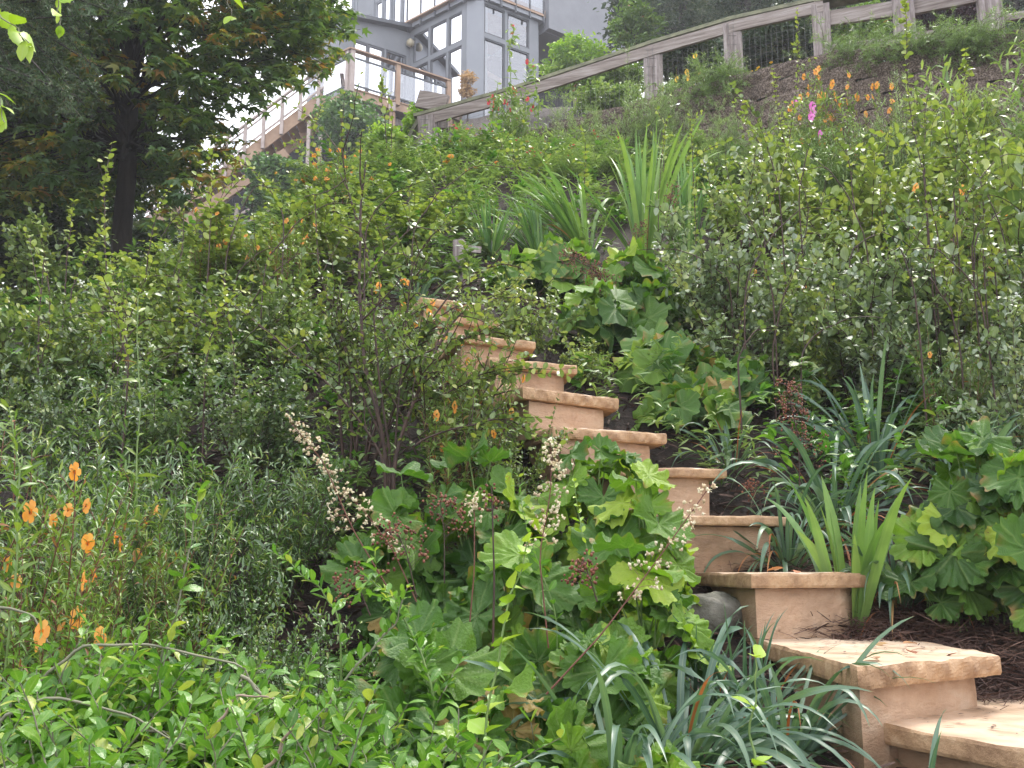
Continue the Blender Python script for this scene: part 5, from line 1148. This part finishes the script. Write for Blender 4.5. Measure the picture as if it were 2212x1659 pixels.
shoot([(30, 1250), (40, 1080), (35, 950), (20, 880)], 2.0, 'pale green upright stem at the extreme left', 57, size=.06, gap=.03, rad=.003, **{**G_, 'mat': 'monk'})
shoot([(1300, 1330), (1260, 1150), (1240, 1040)], 2.5, 'slender bright sprig rising from the centre clump', 58, size=.035, gap=.03, rad=.002, **{**G_, 'mat': 'lime', 'tpls': T_OVAL})
shoot([(1200, 1330), (1140, 1150), (1120, 1030)], 2.4, 'slender green sprig beside the centre cream spike', 59, size=.035, gap=.03, rad=.002, **{**G_, 'mat': 'cover', 'tpls': T_OVAL})
o = thing('seed_plume', 'rust-brown seed plume above the strap leaves at right', 'plant', tuple(at(1730, 1150, 3.5)))
stalk(o, at(1730, 1150, 3.5), [(1730, 1150), (1725, 950), (1700, 830)], 3.5, 'seed', 2.2, 'seed_stalk', .003, 60, .35, .1)
o = thing('seed_plume', 'smaller rust seed plume left of the larger one by the strap leaves', 'plant', tuple(at(1650, 1130, 3.5)))
stalk(o, at(1650, 1130, 3.5), [(1650, 1130), (1640, 1070), (1610, 1050)], 3.5, 'seed', 2.2, 'seed_stalk', .002, 61, .35, .06)
for k, (a, b, lb) in enumerate((((1370, 560), (1385, 480), 'brown seed plume before the iris blades'), ((1440, 480), (1455, 400), 'dark dried plume right of the tallest iris'))):
    o = thing('seed_plume', lb, 'plant', tuple(at(*a, 5.9))); stalk(o, at(*a, 5.9), [a, b], 5.9, 'seed', 2., 'seed_stalk', .003, 62 + k, .1, .08)

# ------------------------------------------------------------------ ground cover at bottom left: long arching stems with paired leaves
def cover_plant(px, py, d, label, seed, n=17, L=(.16, .42), name='ground_cover_plant'):
    rng = np.random.default_rng(seed); p = at(px, py, d); z = th(p[0], p[1]); O = np.array([p[0], p[1], z]); o = thing(name, label, 'ground cover', tuple(O)); H = max(.1, p[2] - z); st = Geo(); lf = Geo(); acc = []
    for i in range(n):
        a = rng.uniform(-.9, 3.6); Ln = rng.uniform(*L); b = rng.normal(0, .08, 3); b[2] = 0
        q = curve(rng, b, (math.cos(a) * .55, math.sin(a) * .3 - .1, 1.0), H * 1.0, 4, 0, .08); q2 = curve(rng, q[-1], nrm(q[-1] - q[-2] + [math.cos(a) * .8, math.sin(a) * .4, 0]), Ln, 10, rng.uniform(.9, 1.8), .1)
        pts = np.concatenate([q, q2[1:]]); tube(st, pts, .0042, .0018, 5, .5); leaves_along(rng, pts, .3, .022, .05, acc, horiz=.6, jit=.5, tintc=.5, lift=.45, shrink=.2)
        for _ in range(5):
            (a_,), (t_,) = sample(pts, [rng.uniform(.3, .95)]); r = curve(rng, a_, nrm(t_ * .5 + rng.normal(0, .5, 3) + UP * .7), rng.uniform(.08, .2), 4, .2, .1); tube(st, r, .002, .001, 3); leaves_along(rng, r, .1, .018, .045, acc, jit=.5, lift=.4, tintc=.6)
    flush(lf, acc, T_OVAL, rng); st.build('stems', M['greystem'], o); lf.build('foliage', M['cover'], o)
for i, (px, py, d, lb) in enumerate([
    (-60, 1520, 1.9, 'ground cover spilling in from the left edge'), (110, 1500, 2.0, 'ground cover below the lowest orange flowers'), (270, 1550, 1.95, 'ground cover before the dark hollow, left half'),
    (440, 1580, 1.95, 'ground cover with a long bare grey stem'), (600, 1610, 1.9, 'ground cover at the right end of the mat'), (30, 1650, 1.65, 'ground cover in the bottom left corner'),
    (240, 1670, 1.65, 'ground cover along the bottom edge, second from the corner'), (450, 1680, 1.65, 'ground cover along the bottom edge with a pinkish stem'), (660, 1700, 1.65, 'ground cover along the bottom edge beside scalloped leaves'), (800, 1660, 1.8, 'yellowing ground cover left of the foremost scalloped clump')]):
    cover_plant(px, py, d, lb, 300 + i)
def seedlings():
    rng = np.random.default_rng(9); g = Geo(); n = 420; x = rng.uniform(-1.3, -.15, n); y = rng.uniform(2.1, 2.9, n); z = terr(x, y); P = np.stack([x, y, z], -1); nl = 12
    h = rng.uniform(.04, .12, (n, nl)); pos = P[:, None] + np.stack([rng.normal(0, .03, (n, nl)), rng.normal(0, .03, (n, nl)), h], -1); a = rng.uniform(0, 6.28, (n, nl))
    put(g, T_OVAL, pos.reshape(-1, 3), np.stack([np.cos(a), np.sin(a), rng.normal(.2, .2, (n, nl))], -1).reshape(-1, 3), (UP + rng.normal(0, .3, (n, nl, 3))).reshape(-1, 3), rng.uniform(.02, .036, n * nl), np.clip(rng.normal(.35, .2, n * nl), 0, .9), rng)
    o = g.build('seedling_mat', M['cover']); tag(o, 'mat of small glossy seedlings on the dark soil', 'seedlings', None, 'stuff')
seedlings()
def twigs():
    rng = np.random.default_rng(19); g = Geo()
    for _ in range(160):
        x, y = rng.uniform(-1.4, 1.6), rng.uniform(1.9, 3.6)
        if abs(x - np.interp(y, [2.2, 3.3], [1.0, .75])) < .33: continue
        q = curve(rng, (x, y, th(x, y) + .02), (rng.normal(), rng.normal(), rng.uniform(0, .7)), rng.uniform(.08, .35), 5, .3, .15); tube(g, q, rng.uniform(.001, .0028), .0008, 4, rng.random())
    o = g.build('fallen_twigs', M['mulch']); tag(o, 'thin dead twigs lying over the mulch', 'twigs', None, 'stuff')
twigs()

# ------------------------------------------------------------------ trees
def poly_in(poly, x, y):
    c = False; n = len(poly); j = n - 1
    for i in range(n):
        xi, yi = poly[i]; xj, yj = poly[j]
        if (yi > y) != (yj > y) and x < (xj - xi) * (y - yi) / (yj - yi) + xi: c = not c
        j = i
    return c
def maple():
    rng = np.random.default_rng(71); b = at(262, 640, 9.0); b[2] = th(b[0], b[1]) - .1; o = thing('maple_tree', 'big dark-trunked maple with green and rust leaves at upper left', 'tree', tuple(b)); O = b
    tr = Geo(); P = [b] + [at(*q) for q in ((262, 600, 9.0), (263, 500, 9.0), (275, 380, 9.0), (276, 290, 9.05), (285, 150, 9.1), (292, 20, 9.1), (296, -200, 9.15))]
    P = np.array(P) - O; ts = np.linspace(0, len(P) - 1, 26); pts = np.array([[np.interp(t, np.arange(len(P)), P[:, j]) for j in range(3)] for t in ts]); pts[1:-1] = (pts[:-2] + 2 * pts[1:-1] + pts[2:]) / 4
    tube(tr, pts, .1, .07, 14); tr.build('trunk', M['bark'], o)
    lb = Geo(); lf = Geo(); poly = [(-180, -260), (725, -260), (750, 60), (715, 115), (680, 165), (610, 190), (530, 225), (505, 310), (470, 365), (410, 400), (375, 450), (340, 480), (330, 420), (215, 470), (180, 440), (80, 430), (-20, 450), (-180, 420)]
    acc = []; n = 0; tries = 0
    holes = [(300, 140, 26), (345, 190, 13), (500, 245, 20), (565, 255, 24), (455, 300, 18), (385, 275, 13), (190, 225, 12), (410, 90, 12), (530, 190, 10)]
    st = [star(rng) for _ in range(4)]
    while n < 2300 and tries < 14000:
        tries += 1; px, py = rng.uniform(-180, 765), rng.uniform(-260, 500)
        if not poly_in(poly, px, py) or any((px - hx) ** 2 + (py - hy) ** 2 < (hr + 10) ** 2 for hx, hy, hr in holes): continue
        if rng.random() < .25 and math.sin(px * .03 + 1) * math.cos(py * .035) > .35: continue
        d = 9.1 + rng.uniform(-1.6, 1.6) * (1 - .4 * max(0, (px - 400) / 340))
        if py > 190 and abs(px - 272) < 62 and d < 9.9: d = 9.9 + rng.uniform(0, 1)
        p = at(px, py, d) - O; n += 1
        out = nrm(np.array([p[0] - pts[18][0] * 0, p[1], 0]) + rng.normal(0, .2, 3)); out[2] = -.15
        L = rng.uniform(.25, .5); q = curve(rng, p - out * L * .6, out, L, 4, .35, .12); tube(lb, q, .005, .002, 3)
        patch = math.sin(px * .013 + 1.3) * math.cos(py * .017 + .4) + rng.normal(0, .35); tc = .42 + (.26 if patch > .35 else 0) + rng.normal(0, .08)
        m = 11; t = rng.uniform(.05, 1, m); a, tg = sample(q, t); ang = rng.uniform(0, 6.28, m); dv = nrm(out[None] * .5 + np.stack([np.cos(ang), np.sin(ang), rng.normal(-.35, .25, m)], -1))
        acc.append((a + dv * .03, dv, UP + rng.normal(0, .35, (m, 3)) + [0, -.35, 0], rng.uniform(.09, .135, m), np.clip(tc + rng.normal(0, .16, m), 0, 1)))
        if n % 14 == 0:
            k = int(np.clip(np.searchsorted(pts[:, 2], p[2] - rng.uniform(.2, 1.0)), 13, 24)); s = pts[k]; mid = (s + p) / 2 + UP * .15 + rng.normal(0, .1, 3); tt = np.linspace(0, 1, 9)[:, None]; cv = (1 - tt) ** 2 * s + 2 * tt * (1 - tt) * mid + tt ** 2 * p; cv[1:-1] += rng.normal(0, .02, (7, 3)); tube(lb, cv, .02, .006, 5)
    flush(lf, acc, st, rng); lb.build('branches', M['bark'], o); lf.build('crown', M['maple'], o)
maple()
def conifer_branches():
    rng = np.random.default_rng(72); b = at(-330, 560, 6.6); b[2] = th(b[0], b[1]) - .1; o = thing('juniper_tree', 'dark feathery juniper reaching in from the left edge', 'tree', tuple(b)); O = b
    tr = Geo(); top = at(-330, -400, 6.8) - O; tube(tr, np.array([top * t + rng.normal(0, .02, 3) for t in np.linspace(0, 1, 12)]), .12, .05, 10); tr.build('trunk', M['bark'], o)
    br = Geo(); lf = Geo(); acc = []
    for k in range(46):
        px, py = rng.uniform(-60, 310), rng.uniform(-80, 270)
        if px + py * .5 > 345: continue
        p = at(px, py, 6.6 + rng.uniform(-.7, .5)) - O; s = top * rng.uniform(.5, 1.0); mid = (s + p) / 2 + UP * .2; tt = np.linspace(0, 1, 12)[:, None]; cv = (1 - tt) ** 2 * s + 2 * tt * (1 - tt) * mid + tt ** 2 * p; tube(br, cv, .02, .004, 4)
        for _ in range(34):
            (a,), (t,) = sample(cv, [rng.uniform(.55, 1)]); q = curve(rng, a, nrm(t * .6 + rng.normal(0, .6, 3) + UP * .15), rng.uniform(.1, .24), 5, .3, .15); tube(br, q, .002, .001, 3); leaves_along(rng, q, 0, .011, .05, acc, jit=1.2, lift=.1, tintc=.4, shrink=.6)
    flush(lf, acc, T_NEED, rng); br.build('branches', M['bark'], o); lf.build('crown', M['jun'], o)
conifer_branches()
def leafy_tree(px, pyc, d, rpx, hpx, label, seed, mat='darktree', name='background_tree', nl=5000, size=.12, tp=None, gap=.35, trunk=True, cat='tree', zbase=None):
    rng = np.random.default_rng(seed); c = at(px, pyc, d); zb = th(c[0], c[1]) if zbase is None else zbase; O = np.array([c[0], c[1], zb]); o = thing(name, label, cat, tuple(O)); C = c - O; R = rpx / F * d; Hh = hpx / F * d
    lb = Geo(); tube(lb, np.array([(0, 0, -.2), (.02, 0, C[2] * .5), (0, .05, C[2] + Hh * .5)]), max(.03, R * .07), R * .02, 8) 
    k = int(nl / 40); cl = nrm(rng.normal(0, 1, (k, 3))) * rng.uniform(gap, 1, (k, 1)) ** .6 * [R, R, Hh] * (1 + .18 * np.sin(rng.uniform(0, 6, (k, 1)))) + C
    for q in cl[:: max(1, k // 24)]:
        s = np.array([0, 0, C[2] - Hh * .6]); tube(lb, np.array([s, (s + q) / 2 + [0, 0, -.1 * Hh], q]), R * .03, R * .006, 4)
    lb.build('trunk', M['bark'], o)
    g = Geo(); pos = cl[:, None, :] + rng.normal(0, .13, (k, 40, 3)) * [R, R, Hh * .7]; n = k * 40; a = rng.uniform(0, 6.28, n); tv = np.repeat(rng.normal(.45, .16, k), 40)
    put(g, tp or T_OVAL, pos.reshape(-1, 3), np.stack([np.cos(a), np.sin(a), rng.normal(-.1, .4, n)], -1), UP + rng.normal(0, .5, (n, 3)), size * rng.uniform(.6, 1.2, n), np.clip(tv + rng.normal(0, .15, n), 0, 1), rng)
    g.build('crown', M[mat], o)
leafy_tree(-60, 430, 11.5, 150, 110, 'dark shrubby tree at the left edge under the crown', 31, nl=8000, size=.1)
leafy_tree(110, 470, 12, 130, 75, 'dark shrubby tree left of the maple trunk', 32, nl=8000, size=.1)
leafy_tree(60, 560, 10.5, 190, 45, 'low dark hedge at the left edge beneath the trees', 34, nl=6000, size=.08, name='hedge', cat='hedge')
leafy_tree(215, 565, 10.8, 110, 42, 'low dark hedge left of the trunk foot', 35, nl=4000, size=.08, name='hedge', cat='hedge')
leafy_tree(330, 530, 13, 60, 45, 'dark shrub just right of the maple trunk', 33, nl=3500, size=.09)
leafy_tree(40, 400, 15, 190, 130, 'dark tree behind the maple at the far left', 1, nl=9000, size=.13)
leafy_tree(210, 410, 16.5, 120, 120, 'dark tree just behind the maple trunk', 2, nl=7000, size=.13)
leafy_tree(170, 300, 19, 170, 120, 'tall shadowy tree behind the maple crown', 3, nl=7000, size=.15)
leafy_tree(320, 520, 20, 70, 45, 'small dark tree below the outside stair', 4, nl=3500, size=.13)
leafy_tree(20, 120, 18, 170, 200, 'tall tree behind the juniper', 11, nl=7000, size=.16)
leafy_tree(1250, 145, 24, 82, 62, 'rounded lime-green shrub under the stucco wall', 5, 'lime', 'lime_shrub', 7000, .13, cat='shrub', gap=.2)
leafy_tree(905, 270, 13.5, 38, 45, 'lime-green shrub left of the gate frame', 6, 'lime', 'lime_shrub', 2600, .06, cat='shrub')
leafy_tree(845, 310, 14, 55, 40, 'yellow-green shrub below the deck beam', 7, 'lime', 'lime_shrub', 3000, .06, cat='shrub')
leafy_tree(855, 355, 13, 75, 30, 'pinkish-green shrub above the end of the bank', 8, 'monk', 'low_shrub', 3000, .06, cat='shrub')
leafy_tree(750, 270, 25, 75, 70, 'climbing green shrub around the deck posts', 9, 'ivy', 'climbing_shrub', 5000, .13, cat='shrub')
leafy_tree(600, 385, 24, 60, 50, 'vine mound hanging on the outside stair', 10, 'ivy', 'climbing_vine', 4500, .12, T_ROUND, cat='vine')
leafy_tree(555, 425, 23.8, 26, 45, 'lower tail of vine beside the stair posts', 12, 'ivy', 'climbing_vine', 1800, .11, T_ROUND, cat='vine')
leafy_tree(700, 400, 20, 60, 45, 'leafy shrub at the foot of the stair posts', 13, 'ivy', 'low_shrub', 3000, .1, cat='shrub')
leafy_tree(1010, 185, 26, 18, 38, 'dry tan grass-like bush beside the house corner', 14, 'dry', 'dry_bush', 1400, .12, T_LANCE, cat='bush')
leafy_tree(1370, 70, 20, 60, 70, 'autumn-tinted shrub right of the stucco wall', 15, 'monk', 'low_shrub', 3500, .11, cat='shrub')
leafy_tree(1290, 175, 13.5, 70, 22, 'reddish low shrub behind the fence rail', 19, 'monk', 'low_shrub', 2200, .06, cat='shrub')
def conifer(px, pyb, pyt, d, wpx, label, seed):
    rng = np.random.default_rng(seed); b = at(px, pyb, d); t = at(px, pyt, d); zb = th(b[0], b[1]); O = np.array([b[0], b[1], zb]); H = t[2] - zb; R = wpx / F * d; o = thing('conifer_tree', label, 'tree', tuple(O))
    tr = Geo(); tube(tr, np.array([(0, 0, -.2), (0, .02, H * .5), (0, 0, H)]), .16, .03, 8); tr.build('trunk', M['bark'], o)
    br = Geo(); lf = Geo(); acc = []
    for i in range(130):
        h = rng.uniform(.15, 1); a = rng.uniform(0, 6.28); L = R * (1.15 - h * .8) * rng.uniform(.6, 1.1); q = curve(rng, (0, 0, H * h), (math.cos(a), math.sin(a), .15), L, 6, .35, .08); tube(br, q, .02, .005, 3)
        for _ in range(12):
            (p,), (tg,) = sample(q, [rng.uniform(.15, 1)]); r = curve(rng, p, nrm(tg + rng.normal(0, .5, 3) - UP * .3), rng.uniform(.25, .6), 4, .5, .1); leaves_along(rng, r, 0, .045, .15, acc, jit=1., lift=0, tintc=.45)
    flush(lf, acc, T_NEED, rng); br.build('branches', M['bark'], o); lf.build('crown', M['darktree'], o)
conifer(1480, 150, -250, 21, 110, 'dark conifer right of the house beyond the fence', 1)
conifer(1620, 120, -260, 19, 120, 'broad conifer behind the wire mesh bay', 2)
conifer(1790, 120, -300, 17, 110, 'conifer behind the wide fence boards', 3)
conifer(2010, 100, -300, 18, 130, 'conifer behind the second post from the right', 4)
conifer(2200, 100, -300, 16, 110, 'conifer above the upper right corner post', 5)
leafy_tree(2030, 45, 12.5, 130, 45, 'purple-leaved shrub behind the right fence bays', 16, 'purple', 'purple_shrub', 6000, .07, cat='shrub')
leafy_tree(1680, 95, 12.5, 110, 60, 'dark green hedge shrub behind the wire mesh', 17, 'darktree', 'hedge_shrub', 6000, .08, cat='shrub')
leafy_tree(1840, 70, 12.2, 90, 50, 'brownish shrub behind the wide boards', 18, 'monk', 'hedge_shrub', 4000, .07, cat='shrub')
leafy_tree(1490, 130, 12.8, 90, 45, 'dark shrub behind the fence beside the conifer', 20, 'darktree', 'hedge_shrub', 4000, .08, cat='shrub')
leafy_tree(2180, 80, 11.5, 70, 40, 'dark shrub behind the fence at the right corner', 21, 'darktree', 'hedge_shrub', 3500, .07, cat='shrub')
# overhanging near twigs, top left and top centre
for k, (px, py, d, r, h, lb) in enumerate(((1420, 20, 26, 110, 110, 'hazy dark tree touching the right side of the house'), (1560, 40, 25, 110, 120, 'dark tree beyond the first wire bay'), (1720, -20, 24, 120, 120, 'dark tree beyond the second wire bay'), (1880, -10, 23, 120, 110, 'dark tree beyond the wide boards'), (2060, -20, 22, 120, 110, 'dark tree beyond the right hand posts'), (2200, 0, 21, 110, 110, 'dark tree filling the upper right corner'))):
    leafy_tree(px, py, d, r, h, lb, 50 + k, nl=8000, size=.2)
leafy_tree(1310, 222, 11.8, 75, 30, 'green shrub filling the gap below the rail at the photo centre', 58, 'mid', 'low_shrub', 3500, .06, cat='shrub')
leafy_tree(1345, 170, 13, 60, 35, 'green shrub showing under the fence rail right of the lime one', 57, 'mid', 'low_shrub', 2500, .07, cat='shrub')
def near_twig(pts, d, label, seed, size=.06, n=10, tint=.7):
    shoot(pts, d, label, seed, mat='lime', tpls=[tpl(R_SERR, .2, .25, .02), tpl(R_OVAL, .2, .3)], size=size, gap=.03, rad=.002, root=False, name='hanging_twig', cat='twig', clus=False, stem='greystem', t0=.25, lift=-.2, jit=.9, pair=True, tint=tint)
near_twig([(-120, -60), (-10, 20), (40, 70), (70, 100)], 1.7, 'bright near leaves hanging in at the upper left corner', 1)
near_twig([(-140, 80), (-50, 150), (0, 210), (10, 265)], 1.6, 'bright near leaves on the left edge below the corner twig', 2)
near_twig([(130, -80), (128, 0), (130, 55)], 2.0, 'thin dangling twig with few leaves at upper left', 3, .05)
near_twig([(470, -90), (485, -30), (500, 35)], 1.9, 'bright near leaves dangling at the top edge', 4, .055)

# ------------------------------------------------------------------ haze volume added for the pale lens veil, lifts the far darks
hz = bpy.data.meshes.new('haze'); X0, X1, Y0, Y1, Z0, Z1 = -305, 305, -65, 505, -45, 42
hz.from_pydata([(x, y, z) for x in (X0, X1) for y in (Y0, Y1) for z in (Z0, Z1)], [], [(0, 1, 3, 2), (4, 6, 7, 5), (0, 4, 5, 1), (2, 3, 7, 6), (0, 2, 6, 4), (1, 5, 7, 3)])
ho = link('haze', hz); ho['kind'] = 'stuff'; ho['label'] = 'thin pale haze added for the lens veil over the far house'; ho['category'] = 'haze'
mh = bpy.data.materials.new('veil_haze'); mh.use_nodes = True; t = mh.node_tree; t.nodes.clear(); oo = t.nodes.new('ShaderNodeOutputMaterial')
pv = t.nodes.new('ShaderNodeVolumePrincipled'); pv.inputs['Density'].default_value = .002; pv.inputs['Color'].default_value = (.93, .93, 1, 1); pv.inputs['Anisotropy'].default_value = .2
t.links.new(pv.outputs[0], oo.inputs['Volume']); hz.materials.append(mh)
S.cycles.volume_bounces = 1
